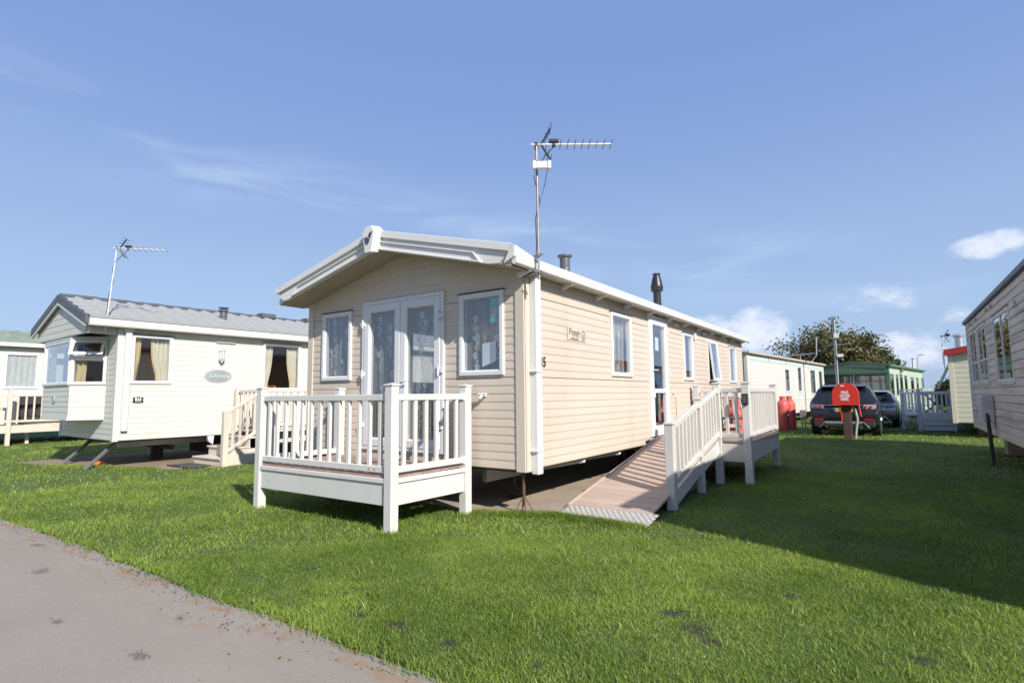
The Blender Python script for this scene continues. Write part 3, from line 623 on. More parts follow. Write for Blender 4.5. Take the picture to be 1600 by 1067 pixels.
def rail_panel(root, m, p0, p1, zt, zb_, n, bw=.042, bd=.032, rh=.062, rw=.052, sag=0., slope=0., inset=.05):
    "top and bottom rail with n balusters between two posts; slope = rise from p0 to p1"
    p0, p1 = Vector((*p0, 0)), Vector((*p1, 0)); d = (p1-p0); L_ = d.length; d.normalize(); a, b = p0+d*inset, p1-d*inset
    sl = slope*(L_-2*inset)/L_; s0 = slope*inset/L_
    pbar('top_rail', root, m, (a.x, a.y, zt-rh/2+s0), (b.x, b.y, zt-rh/2+s0+sl), rw, rh, .006)
    pbar('bottom_rail', root, m, (a.x, a.y, zb_+rh/2+s0), (b.x, b.y, zb_+rh/2+s0+sl-sag), rw, rh, .006)
    ang = math.atan2(d.y, d.x)
    for e_, g in ((a, s0), (b, s0+sl)):
        for zz in (zt-rh/2, zb_+rh/2):
            o_ = pbox('rail_bracket', root, m, (e_.x-.011, e_.y-rw*.66, zz+g-rh*.66), (e_.x+.011, e_.y+rw*.66, zz+g+rh*.66), .003); o_.rotation_euler = (0, 0, ang)
    for i in range(n):
        t = (i+1)/(n+1); c = p0+d*(L_*t); dz = slope*t
        h = zt-zb_-rh*2+.03; k_ = ('bal', round(h, 3), bw, bd, m.name)
        if k_ not in _bc: _bc[k_] = MB().box((-bw/2, -bd/2, -h/2), (bw/2, bd/2, h/2)).mesh('baluster', m, bevel=.003)
        mesh_obj('baluster', _bc[k_], root, (c.x, c.y, (zt+zb_)/2+dz), (0, 0, ang))
A, B, C, D_ = (-2.88, -1.175), (-.73, -1.175), (-.68, -.14), (-2.83, -.12)
for p in (A, B, C, D_): post(deck, deckw, p[0], p[1], 1.405)
rail_panel(deck, deckw, A, B, 1.305, .562, 13); rail_panel(deck, deckw, B, C, 1.305, .562, 6); rail_panel(deck, deckw, A, D_, 1.305, .562, 6)
nb = 8; bw_ = (DY1-DY0-.06)/nb
for i in range(nb): pbox('deck_board', deck, deckb, (DX0+.06, DY0+.03+i*bw_+.003, DZ-.024), (DX1-.02, DY0+.03+(i+1)*bw_-.003, DZ), .003)
pbar('deck_trim', deck, deckw, (A[0]+.05, A[1]-.03, .492), (B[0]-.05, B[1]-.03, .492), .03, .045); pbar('deck_trim', deck, deckw, (B[0]+.03, B[1]+.05, .492), (C[0]+.03, C[1]-.05, .492), .03, .045)
pbox('fascia', deck, deckw, (A[0]+.05, A[1]-.028, .262), (B[0]-.05, A[1]-.004, .468)); pbar('fascia', deck, deckw, (B[0]+.012, B[1]+.05, .365), (C[0]+.012, C[1]-.05, .365), .024, .206)
pbox('fascia', deck, deckw, (A[0]-.012, A[1]+.05, .262), (A[0]+.012, D_[1]-.05, .468))
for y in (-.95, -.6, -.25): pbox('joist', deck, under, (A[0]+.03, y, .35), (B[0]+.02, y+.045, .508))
rs = M('rust_bleed', (.42, .17, .05), .8)
for x, z in ((-2.68, .60), (-1.01, .594), (-.93, .594), (-2.68, .36), (-.80, .42), (-.80, .38)): MB().lathe((0, 0, 0), [(.008, 0), (.009, .004), (.004, .006)], 8).build('screw_head', rs, deck, loc=(x, A[1]-.026 if z > .5 else A[1]-.027, z), rot=(R(90), 0, 0))

# ================================================================ RAMP AND LANDING
rmp = thing('access_ramp', 'brown boarded ramp with white rails climbing to the side door landing', 'ramp', (0, 0, 0))
RX0, RX1 = .19, 1.124; y0, z0r, y1, z1r = .60, .075, 3.36, .595
nb = 19; dy = (y1-y0)/nb; dz = (z1r-z0r)/nb
for i in range(nb):
    pbar('ramp_board', rmp, rampb, ((RX0), y0+dy*(i+.5), z0r+dz*(i+.5)-.012), (RX1, y0+dy*(i+.5), z0r+dz*(i+.5)-.012), dy-.005, .024, .003)
sl = math.atan2(z1r-z0r, y1-y0)
for o_ in rmp.children: o_.rotation_euler.rotate_axis('Y', sl)
for x in (RX0-.012, ): pbar('edge_strip', rmp, rampb, (x, y0, z0r-.005), (x, y1, z1r-.005), .02, .05)
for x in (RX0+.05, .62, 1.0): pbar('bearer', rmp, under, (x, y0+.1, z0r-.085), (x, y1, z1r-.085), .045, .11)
pl_ = MB().add([(RX0-.02, y0+.02, z0r+.004), (RX1+.07, y0+.02, z0r+.004), (RX1+.07, y0-.30, .025), (RX0-.02, y0-.30, .025), (RX0-.02, y0+.02, z0r-.004), (RX1+.07, y0+.02, z0r-.004), (RX1+.07, y0-.30, .017), (RX0-.02, y0-.30, .017)],
               [(0, 3, 2, 1), (4, 5, 6, 7), (0, 1, 5, 4), (1, 2, 6, 5), (2, 3, 7, 6), (3, 0, 4, 7)]).build('tread_plate', alu, rmp)
tr_ = MB(); sp = (z0r-.021)/.32; alub = M('worn_stud', (.52, .50, .47), .45, .1, var=.1)
for r_ in range(7):
    for c_ in range(16):
        x = RX0+.03+c_*.064+(.032 if r_ % 2 else 0); y = y0-.0-.02-r_*.044; zz = z0r+.0045-(y0+.02-y)*sp; an = R(40 if (r_+c_) % 2 else -40)*0
        if x > RX1+.08: continue
        N = 8; vs = [(x+.024*math.cos(2*math.pi*i/N), y+.0165*math.sin(2*math.pi*i/N), zz-.0165*math.sin(2*math.pi*i/N)*-sp) for i in range(N)]+[(x+.016*math.cos(2*math.pi*i/N), y+.010*math.sin(2*math.pi*i/N), zz+.004) for i in range(N)]
        tr_.add(vs, [(i, (i+1) % N, N+(i+1) % N, N+i) for i in range(N)]+[tuple(range(N, 2*N))])
tag(tr_.build('tread_studs', alub, pl_), kind='stuff')
R1, RM, RT, Q2, Q3 = (1.135, 1.213), (1.11, 2.42), (1.11, 3.35), (1.51, 3.33), (1.45, 5.81)
rz = lambda y: z0r+(z1r-z0r)*(y-y0)/(y1-y0)
post(rmp, deckg, *R1, .965); post(rmp, deckg, *RM, 1.225, s=.085); post(rmp, deckg, *RT, 1.435); post(rmp, deckg, *Q2, 1.435); post(rmp, deckg, *Q3, 1.435); post(rmp, deckg, .12, 5.78, 1.435)
rail_panel(rmp, deckg, R1, RM, .93, rz(1.21)+.055, 7, slope=.25, rh=.068); rail_panel(rmp, deckg, RM, RT, 1.155, rz(2.42)+.055, 6, slope=.21, rh=.068)
rail_panel(rmp, deckg, RT, Q2, 1.355, .66, 2); rail_panel(rmp, deckg, Q2, Q3, 1.355, .66, 16); rail_panel(rmp, deckg, (.12, 5.78), Q3, 1.355, .66, 7)
for a, b in ((R1, RM), (RM, RT)):
    pbar('side_fascia', rmp, deckg, (a[0]+.005, a[1]+.05, rz(a[1])-.075), (b[0]+.005, b[1]-.05, rz(b[1])-.075), .022, .17)
LZ = .60; nb = 17; bw_ = 2.42/nb
for i in range(nb): pbox('landing_board', rmp, rampb, (.05, 3.37+i*bw_+.003, LZ-.024), (1.53, 3.37+(i+1)*bw_-.003, LZ), .003)
pbox('fascia', rmp, deckg, (RT[0]+.05, Q2[1]-.012, .33), (Q2[0]-.05, Q2[1]+.012, .575)); pbar('fascia', rmp, deckg, (Q2[0]+.02, Q2[1]+.05, .45), (Q3[0]+.03, Q3[1]-.05, .45), .024, .24)
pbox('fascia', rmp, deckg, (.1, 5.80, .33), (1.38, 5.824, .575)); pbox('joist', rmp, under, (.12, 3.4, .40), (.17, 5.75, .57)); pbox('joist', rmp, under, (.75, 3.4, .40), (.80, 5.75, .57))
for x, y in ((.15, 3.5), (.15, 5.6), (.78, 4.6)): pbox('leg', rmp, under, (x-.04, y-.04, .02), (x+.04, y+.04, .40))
kb = thing('key_safe', 'black key safe box fixed to the landing corner post', 'key safe', (Q2[0], Q2[1]-.05, 1.12))
pbox('box_body', kb, black, (-.042, -.055, .0), (.042, -.0, .155), .008); pbox('cover_flap', kb, black, (-.034, -.068, .012), (.034, -.055, .142), .006)
for i in range(3): pbox('button', kb, M('button_grey', (.12, .12, .12), .4), (-.02, -.074, .03+i*.035), (.02, -.068, .052+i*.035), .002)

# chair on the landing
bronze = M('bronze_frame', (.10, .075, .06), .45, .4); mesh_m = M('woven_mesh', (.16, .14, .12), .7, var=.15, vs=60)
ch = thing('garden_chair', 'dark bronze garden chair with slatted back behind the ramp railing', 'chair', (1.0, 4.75, LZ), R(25))
ptube('back_frame', ch, bronze, [(-.23, .20, .40), (-.25, .27, .70), (-.22, .32, .88), (0, .34, .90), (.22, .32, .88), (.25, .27, .70), (.23, .20, .40)], .014)
for i in range(9): ptube('back_slat', ch, mesh_m, [(-.20+i*.05, .21, .43), (-.21+i*.0525, .28, .68), (-.19+i*.0475, .325, .885)], .007, 6)
for i in range(8): pbox('seat_slat', ch, mesh_m, (-.23+i*.0585, -.22, .405), (-.182+i*.0585, .2, .422))
ptube('seat_frame', ch, bronze, [(-.24, .22, .40), (-.25, -.22, .40), (.25, -.22, .40), (.24, .22, .40), (-.24, .22, .40)], .014)
for x, y, x2, y2 in ((-.24, -.22, -.26, -.26), (.24, -.22, .26, -.26), (-.24, .22, -.26, .30), (.24, .22, .26, .30)): ptube('leg', ch, bronze, [(x, y, .40), (x2, y2, .003)], .013)
for s_ in (-1, 1): ptube('armrest', ch, bronze, [(s_*.25, .28, .64), (s_*.29, .05, .66), (s_*.29, -.2, .63), (s_*.255, -.22, .42)], .014)

ch.scale = (.85, .85, .68)
# ================================================================ AERIALS
def aerial(name, label, base, top, bd, bl, dirs, mm, box=False, white=None, lean=(0, 0)):
    r_ = thing(name, label, 'aerial', base)
    T = Vector(top)-Vector(base); bd = Vector(bd).normalized(); sd_ = bd.cross(Vector((0, 0, 1)))
    mast = ptube('mast', r_, mm, [(0, 0, 0), T], .0128, 10)
    b0 = T-bd*.06; b1 = T+bd*bl; bm_ = white or M('boom_white', (.72, .70, .68), .4, .3, dirt=((.35, .22, .15), .4, 20, 1))
    boom = ptube('boom', r_, bm_, [b0+Vector((0, 0, .02)), b1+Vector((0, 0, .02))], .011, 8)
    for i in range(dirs):
        c = T+bd*(bl*(.32+.67*i/(dirs-1)))+Vector((0, 0, .02)); ti = Vector((0, 0, .25))*(.4 if i != dirs-3 else .1)
        v_ = (sd_+ti).normalized()*.095
        ptube('director', r_, black, [c-v_, c+v_], .0042, 6)
    rc = T+bd*.05+Vector((0, 0, .02))
    for s_ in (1, -1):
        e_ = rc+bd*.10+Vector((0, 0, s_*.17)); MB().tube([rc, e_], .011, 6).build('reflector_arm', black, r_)
        for k_ in (.45, .72, 1.):
            c = rc.lerp(e_, k_); w_ = sd_*.14; ptube('reflector_rod', r_, black, [c-w_, c+w_], .004, 6)
    c = T+bd*(bl*.23)+Vector((0, 0, .055)); MB().tube([c-bd*.05, c+bd*.05], .026, 10).tube([c-Vector((0, 0, .06)), c], .02, 8).build('dipole_box', black, r_, smooth=40)
    ptube('bracket', r_, rust, [T+Vector((0, 0, -.03))-sd_*.02, T+Vector((0, 0, .045))], .021, 8)
    def cable(p, rad=.005): ptube('cable', r_, black, p, rad, 6)
    cable([c-Vector((0, 0, .06)), c-Vector((0, 0, .12))-bd*.06, T+bd*.05-Vector((0, 0, .16)), T-Vector((0, 0, .24))-bd*.02, T*.75-bd*.028, T*.6+bd*.02, T*.45-bd*.024, T*.25-bd*.02, T*.12-bd*.03])
    if box:
        z = T.z-.235; ux = bd; bx = MB(); hw, hh, hd = .098, .040, .036
        q0 = Vector((0, 0, z))-sd_*-.055+ux*.04
        for a in ((-1, -.60), (.60, 1)):
            bx.add([q0+ux*hw*a[i]+Vector((0, 0, hh*j))+sd_*hd*l_ for i in (0, 1) for j in (-1.15, 1.15) for l_ in (-1, 1)], [(0, 1, 3, 2), (4, 6, 7, 5), (0, 4, 5, 1), (2, 3, 7, 6), (0, 2, 6, 4), (1, 5, 7, 3)])
        bx.add([q0+ux*hw*i*.62+Vector((0, 0, hh*j))+sd_*hd*.8*l_ for i in (-1, 1) for j in (-1, 1) for l_ in (-1, 1)], [(0, 1, 3, 2), (4, 6, 7, 5), (0, 4, 5, 1), (2, 3, 7, 6), (0, 2, 6, 4), (1, 5, 7, 3)])
        bx.build('receiver_box', pvc, r_, bevel=.008); cable([q0+ux*.06-Vector((0, 0, .05)), q0+ux*.03-Vector((0, 0, .2)), Vector((0, 0, z-.42))+ux*.01], .004)
        ptube('pole_clamp', r_, rust, [Vector((0, 0, z+.04)), Vector((0, 0, z+.07))], .026, 8)
    return r_
MX, MY, MT = .265, -.09, 3.90
ma = aerial('television_aerial', 'rusty mast aerial with white receiver box above the cream caravan corner', (MX, MY, 2.47), (MX-.01, MY, MT), (.72, .50, 0), .80, 8, mastm, box=True)
for z in (.08, .26):
    MB().tube([(-.25, .10, z), (-.06, .02, z), (.02, .02, z)], .010, 6).tube([(-.03, -.025, z), (.05, -.025, z)], .008, 6).tube([(.035, -.03, z), (.035, .03, z)], .006, 6).box((-.25, .04, z-.05), (-.235, .16, z+.05)).build('wall_bracket', steel, ma)

# ================================================================ LEFT CARAVAN (pale green, grey tiles)
LA = R(-2.5); LW, LL, LZb, LE, LS = 3.08, 10.4, .53, 2.74, .33
lvn = thing('static_caravan', 'pale green caravan with grey tiled roof and bay window', 'caravan', (-8.557, -.594, 0), LA)
LWN = [(.21, .92, 1.57, 2.50), (2.78, 3.72, 1.45, 2.52), (6.0, 7.0, 1.5, 2.5)]
bay = (.28, LW-.50, .98, 2.42)
LFR = shell(lvn, LW, LL, LZb, LE, LS, dict(right=[sh_(o) for o in LWN], front=[bay], left=[(1, 2.2, 1.5, 2.4), (2.8, 4.4, 1.5, 2.4)]), lcream, .1, ('front', 'right'), ltrim, inn=innerw, trimw=.07)
r_ = LFR['right']; ff = LFR['front']
for a, b in ((1, 2.2), (2.8, 4.4)): w_ = window(lvn, LFR['left'], a-.03, b+.03, 1.47, 2.43, pvc, g=G2); curtain(w_, LFR['left'], a, b, 1.45, 2.42, fabric('added_tan_blind', (.80, .62, .46), 1.), waves=8, seed=int(a))  # unseen far-side windows, added with translucent blinds to let light into the interior
for i, (a, b, c, d) in enumerate(LWN):
    w_ = window(lvn, r_, a, b, c, d, pvc, fw=.06, cap='dark', g=G2)
    k1, k2 = (.16, .30) if i == 0 else (.26, .26)
    g_ = lambda a_, b_, tie: (lambda t: (a_, a_+(b_-a_)*(1-.42*math.exp(-((t-.12)/.35)**2)) if tie else b_))
    curtain(w_, r_, a, a+k1, c-.06, d, ycurt if i == 0 else gcurt, waves=3, shape=g_(a+.03, a+.03+k1, True), seed=40+i)
    curtain(w_, r_, b-k2, b, c-.06, d, gcurt, waves=4, shape=(lambda t, b=b, k2=k2: (b-.03-k2*(1-.35*math.exp(-((t-.12)/.35)**2)), b-.03)), seed=50+i)
    curtain(w_, r_, b-k2-.04, b-k2+.03, c-.06, d-.03, ycurt, waves=1, n=-.07, amp=.01, shape=(lambda t, b=b, k2=k2: (b-.06-k2*(1-.35*math.exp(-((t-.12)/.35)**2)), b-.02-k2*(1-.35*math.exp(-((t-.12)/.35)**2)))), seed=60+i)
# bay window: front facet and one angled facet each side
bd_ = .46; a0, a1 = .30, LW-.52; i0, i1 = .55, LW-.90
facets = [((a0, 0), (i0, bd_)), ((i0, bd_), (i1, bd_)), ((i1, bd_), (a1, 0))]
bz0, bzs, bzt = .94, 1.56, 2.42
for n_, (p, t) in enumerate(facets):
    P, T = Vector(ff(p[0], 0, p[1])), Vector(ff(t[0], 0, t[1])); u = (T-P); ln = u.length; u.normalize(); nn = Vector((u.y, -u.x, 0))
    fb = Fr(P, u, nn)
    wall(lvn, fb, innerw, 0, ln, bz0, lambda u_: bzs, [], th=.04, name='bay_panel'); siding(lvn, fb, lcream, 0, ln, bz0, bzs, .1, [])
    if n_ == 1: w_ = window(lvn, fb, 0, ln, bzs, bzt, pvc, fw=.065, g=G1); curtain(w_, fb, .05, .3, bzs, bzt, gcurt, waves=3, seed=70); curtain(w_, fb, ln-.35, ln-.05, bzs, bzt, gcurt, waves=3, seed=74)
    else:
        w_ = window(lvn, fb, 0, ln, bzs, 2.08, pvc, fw=.06, g=G1, cap=False)
        curtain(w_, fb, .05, .22, bzs, 2.05, ycurt, waves=2, seed=71+n_)
        wt = ring(fb, 0, ln, 2.08, bzt, [(0, .002), (0, .03), (.04, .03), (.04, -.04)]).build('window', pvc, lvn)
        th = R(24) if n_ == 2 else R(1); zt_ = bzt-.02
        tl = lambda uu, z, n=0.: fb(uu, zt_-(zt_-z)*math.cos(th), .03+(zt_-z)*math.sin(th)+n)
        vs = []
        for i_, q_ in ((0, 0), (0, .03), (.05, .03), (.055, .012), (.055, 0)): vs += [tl(.02+i_, 2.10+i_, q_), tl(ln-.02-i_, 2.10+i_, q_), tl(ln-.02-i_, zt_-i_, q_), tl(.02+i_, zt_-i_, q_)]
        MB().add(vs, [(k_*4+j, k_*4+(j+1) % 4, k_*4+4+(j+1) % 4, k_*4+4+j) for k_ in range(4) for j in range(4)]).build('open_sash', pvc, wt)
        MB().add([tl(.07, 2.15, .01), tl(ln-.07, 2.15, .01), tl(ln-.07, zt_-.05, .01), tl(.07, zt_-.05, .01)], [(0, 1, 2, 3)]).build('pane', G1, wt, recalc=False)
poly = [(a0-.02, -.0), (i0-.01, bd_+.02), (i1+.01, bd_+.02), (a1+.02, -.0)]
for z_, h_, nm in ((bz0-.035, .04, 'bay_floor'), (bzt, .05, 'bay_head')): MB().prism(poly, lambda p, t: ff(p, z_, t), lambda p, t: ff(p, z_+h_, t)).build(nm, ltrim, lvn)
MB().lathe((0, 0, 0), [(.085, 0), (.085, .012), (.07, .018)], 20).build('round_badge', M('badge_silver', (.45, .48, .5), .35, .5), lvn, loc=ff((i0+i1)/2-.05, 1.30, bd_+.012), rot=(R(90), 0, 0))
# gable apron, barge boards, tiled roof
LFO, LOH = .56, .14; lcx = -LW/2
roof(lvn, LW, LL, LE, LS, LOH, LFO-.03, .1, .05, dgrey)
for s_ in (1, -1):
    hw = LW/2+LOH+.02; za = LE+LS*LW/2+.085
    P = lambda x, t: (x, za-LS*x-t)
    MB().prism([P(0, 0), P(hw, 0), P(hw, .15), P(0, .15)], lambda a, b: (lcx+s_*a, -LFO-.02, b), lambda a, b: (lcx+s_*a, -LFO+.03, b)).build('barge_board', dgrey, lvn, bevel=.004)
    MB().prism([P(0, .155), P(hw-.02, .155), P(hw-.05, .21), P(0, .21)], lambda a, b: (lcx+s_*a, -LFO-.012, b), lambda a, b: (lcx+s_*a, -LFO+.02, b)).build('barge_trim', ltrim, lvn, bevel=.003)
    MB().prism([(0, LE+LS*LW/2-.01), (LW/2+.02, LE-.015), (LW/2+.02, LE-.03), (0, LE+LS*LW/2-.03)], lambda a, b: (lcx+s_*a, -LFO+.02, b), lambda a, b: (lcx+s_*a, -.02, b)).build('soffit', ltrim, lvn)
apr = Fr((-LW, -bd_-.03, 0), (1, 0, 0), (0, -1, 0))
wall(lvn, apr, ltrim, .06, LW-.06, 2.475, lambda u_: LE+LS*(LW/2-abs(u_-LW/2))-.03, [], th=.03, name='apron_panel', cols=(LW/2,))
siding(lvn, apr, lcream, .05, LW-.05, 2.475, LE+LS*LW/2-.04, .125, [], gable=(LE-.03, LS, LW/2, LW/2), name='apron_board')
for s_, x in ((1, -.06), (-1, -LW+.06)): pbox('apron_return', lvn, ltrim, (x-.02, -bd_-.03, 2.475), (x+.02, -.02, LE-.03))
lg = LE-LS*LOH
MB().prism([(LOH-.01, lg-.10), (LOH+.07, lg-.10), (LOH+.085, lg-.07), (LOH+.085, lg+.03), (LOH-.01, lg+.03)], lambda a, b: (a, -LFO+.04, b), lambda a, b: (a, LL+.1, b)).build('gutter', roofw, lvn, bevel=.003)
MB().prism([(.013, LE-.02), (LOH, lg-.07), (LOH, lg-.09), (.013, LE-.14)], lambda a, b: (a, 0, b), lambda a, b: (a, LL, b)).build('eave_board', ltrim, lvn)
ldp = pbox('downpipe', lvn, pvc, (.018, .09, .70), (.085, .19, 2.62), .008)
for s_ in (-1, 1): MB().prism([(.14+s_*.05, 2.5), (.14+s_*.05, 2.62), (.14+s_*.14, 2.62), (.14+s_*.09, 2.59)], lambda a, b: (.03, a, b), lambda a, b: (.08, a, b)).build('pipe_flare', pvc, lvn)
# pressed tiles, one by one, on the near slope
tw, tl_ = .30, .36; sl = math.hypot(LW/2+LOH, (LW/2+LOH)*LS); ang = math.atan(LS); nrow = 5; tl_ = sl/nrow
tv = []; xs = [0, .02, .06, .10, .14, .30]; hz = [.002, .006, .036, .036, .006, .002]
tmb = MB(); pr1 = [(0, 0.002), (0.0, .034), (tl_*.5, .018), (tl_+.01, .004)]
for sx, sz in pr1:
    for x, h in zip(xs, hz): tv.append((sx, x*tw/.30, sz+(h if sz > .003 else 0)))
tmb.add(tv, [(j*6+i, j*6+i+1, (j+1)*6+i+1, (j+1)*6+i) for j in range(3) for i in range(5)])
tme = tmb.mesh('roof_tile', tile, recalc=False)
tz0 = LE+.052
for c_ in range(int((LL+LFO)/tw)):
    for r2 in range(nrow):
        s0 = r2*tl_; x = LOH-s0*math.cos(ang)+.012; z = tz0-LS*(x)+.002
        o_ = mesh_obj('roof_tile', tme, lvn, (x, -LFO+.05+(c_+1)*tw, z))
        # local +x runs up the slope (towards -x world)
        ex = Vector((-math.cos(ang), 0, math.sin(ang))); ey = Vector((0, -1, 0)); ez = Vector((math.sin(ang), 0, math.cos(ang)))
        o_.rotation_euler = Matrix((ex, ey, ez)).transposed().to_euler()
rt = LE+LS*LW/2+.06
for i in range(18): MB().prism([(-.10, rt-.015), (-.05, rt+.045), (.05, rt+.045), (.10, rt-.015)], lambda a, b: (lcx+a, -LFO+.02+i*.6, b), lambda a, b: (lcx+a, -LFO+.61+i*.6, b+.012)).build('ridge_tile', dgrey, lvn)
fl = MB().lathe((-.78, 2.25, 2.98), [(.075, 0), (.07, .16), (.075, .2), (.065, .24), (.10, .27), (.10, .30), (.06, .31), (.06, .33), (.11, .335), (.11, .355)], 16).build('flue', flue, lvn, smooth=35)
for y in (3.5, 4.75): MB().prism([(-.16, rt+.0), (.16, rt+.0), (.13, rt+.11), (-.13, rt+.11)], lambda a, b: (lcx+a, y, b), lambda a, b: (lcx+a, y+.38, b)).build('roof_vent', dgrey, lvn, bevel=.01)
# plates and lamp on the wall
op_ = []; N = 32
pl_ = MB().prism([(1.815+.285*math.cos(2*math.pi*i/N), 1.755+.14*math.sin(2*math.pi*i/N)) for i in range(N)], lambda a, b: r_(a, b, .012), lambda a, b: r_(a, b, .024)).build('oval_plate', M('plate_rim', (.55, .57, .57), .4, .4), lvn, bevel=.004)
MB().prism([(1.815+.25*math.cos(2*math.pi*i/N), 1.755+.115*math.sin(2*math.pi*i/N)) for i in range(N)], lambda a, b: r_(a, b, .024), lambda a, b: r_(a, b, .028)).build('plate_face', M('plate_silver', (.36, .40, .41), .4, .4, var=.2, vs=12), pl_)
silv = M('plate_letter', (.62, .65, .66), .35, .4)
text('lettering', 'Salisbury', .125, silv, pl_, r_(1.825, 1.755, .030), (0, 1, 0), (1, 0, 0), shear=.35, off=.001)
nb_ = MB().prism([(.27, 1.225), (.36, 1.215), (.45, 1.225), (.44, 1.27), (.45, 1.315), (.36, 1.325), (.27, 1.315), (.28, 1.27)], lambda a, b: r_(a, b, .012), lambda a, b: r_(a, b, .022)).build('number_plate', black, lvn)
wl = M('white_letter', (.75, .74, .72), .5)
text('lettering', 'B16', .070, wl, nb_, r_(.36, 1.280, .024), (0, 1, 0), (1, 0, 0), off=.002)
pbox('plate_line', nb_, M('white_letter', (.75, .74, .72), .5), (.022, .31, 1.238), (.025, .41, 1.246), .001)
lp = thing('wall_lantern', 'white wall lantern on the pale green caravan above its oval plate', 'lantern', (-8.557, -.594, 0), LA)
MB().prism([(1.80, 2.06), (1.89, 2.06), (1.89, 2.28), (1.80, 2.28)], lambda a, b: r_(a, b, .013), lambda a, b: r_(a, b, .035)).build('back_plate', pvc, lp)
MB().lathe((.085, 1.845, 2.02), [(.012, 0), (.03, .03), (.055, .06), (.062, .075)], 12).build('lamp_base', pvc, lp, smooth=40)
MB().lathe((.085, 1.845, 2.105), [(.050, 0), (.050, .17)], 12).build('lamp_glass', M('frosted_glass', (.42, .44, .45), .25), lp, smooth=40)
for i in range(6): MB().tube([(.085+.055*math.cos(i*math.pi/3), 1.845+.055*math.sin(i*math.pi/3), 2.09), (.085+.055*math.cos(i*math.pi/3), 1.845+.055*math.sin(i*math.pi/3), 2.28)], .007, 6).build('lamp_bar', pvc, lp)
MB().lathe((.085, 1.845, 2.275), [(.065, 0), (.065, .012), (.03, .04), (.01, .05)], 12).build('lamp_cap', pvc, lp, smooth=40)
pbox('lintel_strip', lvn, ltrim, (.012, 1.75, 2.445), (.045, 2.15, 2.462))
# struts, chassis and tanks below
for x in (-2.05, -.72): pbar('corner_steady', lvn, steel, (x, .32, .50), (x+.42, -.32, .03), .06, .045)
for x in (-2.5, -.7): pbox('chassis_beam', lvn, steel, (x, .3, .36), (x+.07, LL-.3, .50))
MB().tube([(-1.9, 1.2, .30), (-.5, 1.2, .30)], .045, 10).build('axle', under, lvn); pbox('battery_box', lvn, under, (-1.6, 2.0, .12), (-.6, 3.2, .5))
for x, y in ((-1.3, 1.1), (-.7, 4.0), (-2.4, 4.0)): pbox('block_stack', lvn, under, (x, y, .03), (x+.12, y+.2, .36))
pbox('orange_chock', lvn, M('orange_plastic', (.6, .18, .02), .5), (-1.05, -.02, .03), (-.78, .12, .10))
MB().prism([(1.70, .40), (1.78, .34), (1.80, .53), (1.66, .53)], lambda a, b: (-.10, a, b), lambda a, b: (-.02, a, b)).build('vent_cowl', pvc, lvn)
# wooden chairs seen through the second window
wood = M('orange_wood', (.50, .22, .06), .5, var=.2, vs=20)
def dining_chair(label, loc, rz):
    c_ = thing('dining_chair', label, 'chair', loc, rz, None)
    for s_ in (-1, 1): pbox('leg', c_, wood, (s_*.18-.018, -.2, 0), (s_*.18+.018, -.164, .44)); pbox('back_post', c_, wood, (s_*.18-.018, .164, 0), (s_*.18+.018, .2, .98))
    pbox('seat', c_, wood, (-.21, -.21, .44), (.21, .21, .47), .01)
    for z in (.62, .74, .86, .94): pbox('back_slat', c_, wood, (-.162, .172, z), (.162, .192, z+.05))
    return c_
mw = Matrix.Translation((-8.557, -.594, 0)) @ Matrix.Rotation(LA, 4, 'Z')
dining_chair('orange wooden dining chair at the left in the curtained end window', mw @ Vector((-.42, 3.05, LZb+.05)), R(-5))
dining_chair('orange wooden dining chair at the right behind the yellow curtain', mw @ Vector((-.42, 3.62, LZb+.05)), R(-5))
aerial('television_aerial', 'thin white leaning mast aerial above the grey tiled caravan', mw @ Vector((.06, -.24, 2.52)), mw @ Vector((.20, -.18, 4.02)), (.63, .68, 0), .82, 7, M('white_mast', (.7, .7, .7), .4, .3))
# steps and deck by the left caravan
beige = M('beige_deck', (.60, .53, .45), .5, var=.06, vs=3, rnd=.04, dirt=((.42, .36, .29), .4, 4, .5))
st = thing('entrance_steps', 'beige railed steps and deck beside the pale green caravan', 'steps', (0, 0, 0))
P1, P2, P3_ = (-7.24, .75), (-7.42, 1.58), (-7.1, 4.4)
post(st, beige, *P1, 1.06, cap=False); post(st, beige, *P2, 1.52, cap=False); post(st, beige, *P3_, 1.52)
post(st, beige, -8.32, 1.58, 1.52, cap=False)
rail_panel(st, beige, P1, P2, 1.02, .22, 4, slope=.42); rail_panel(st, beige, P2, P3_, 1.46, .70, 17); rail_panel(st, beige, P2, (-8.32, 1.58), 1.46, .70, 5)
for i, (ya, zt_) in enumerate(((.72, .16), (1.0, .34), (1.28, .52))): pbox('tread', st, beige, (-8.32, ya-.03, zt_-.03), (-7.29, ya+.30, zt_)); pbox('riser', st, beige, (-8.30, ya+.0, zt_-.18), (-7.31, ya+.02, zt_-.03))
for i in range(18): pbox('deck_board', st, beige, (-8.25, 1.58+i*.16, .60), (-7.12, 1.58+i*.16+.154, .624))
pbar('fascia', st, beige, (P2[0]+.0, P2[1]+.05, .48), (P3_[0]-.0, P3_[1]-.05, .48), .024, .24)
pbox('stringer', st, beige, (-7.30, .74, -.01), (-7.28, 1.6, .30))
for p in ((-8.2, 4.3), (-8.2, 2.9), (-7.25, 2.9)): pbox('leg', st, beige, (p[0]-.05, p[1]-.05, -.03), (p[0]+.05, p[1]+.05, .6))
mt_ = thing('door_mat', 'dark rubber mat on the ground before the beige steps', 'mat', (-7.75, .38, .03)); pbox('mat_sheet', mt_, M('dark_rubber', (.05, .05, .055), .8), (-.4, -.2, 0), (.4, .2, .02)); pbox('mat_rim', mt_, black, (-.42, -.22, 0), (.42, -.2, .024))

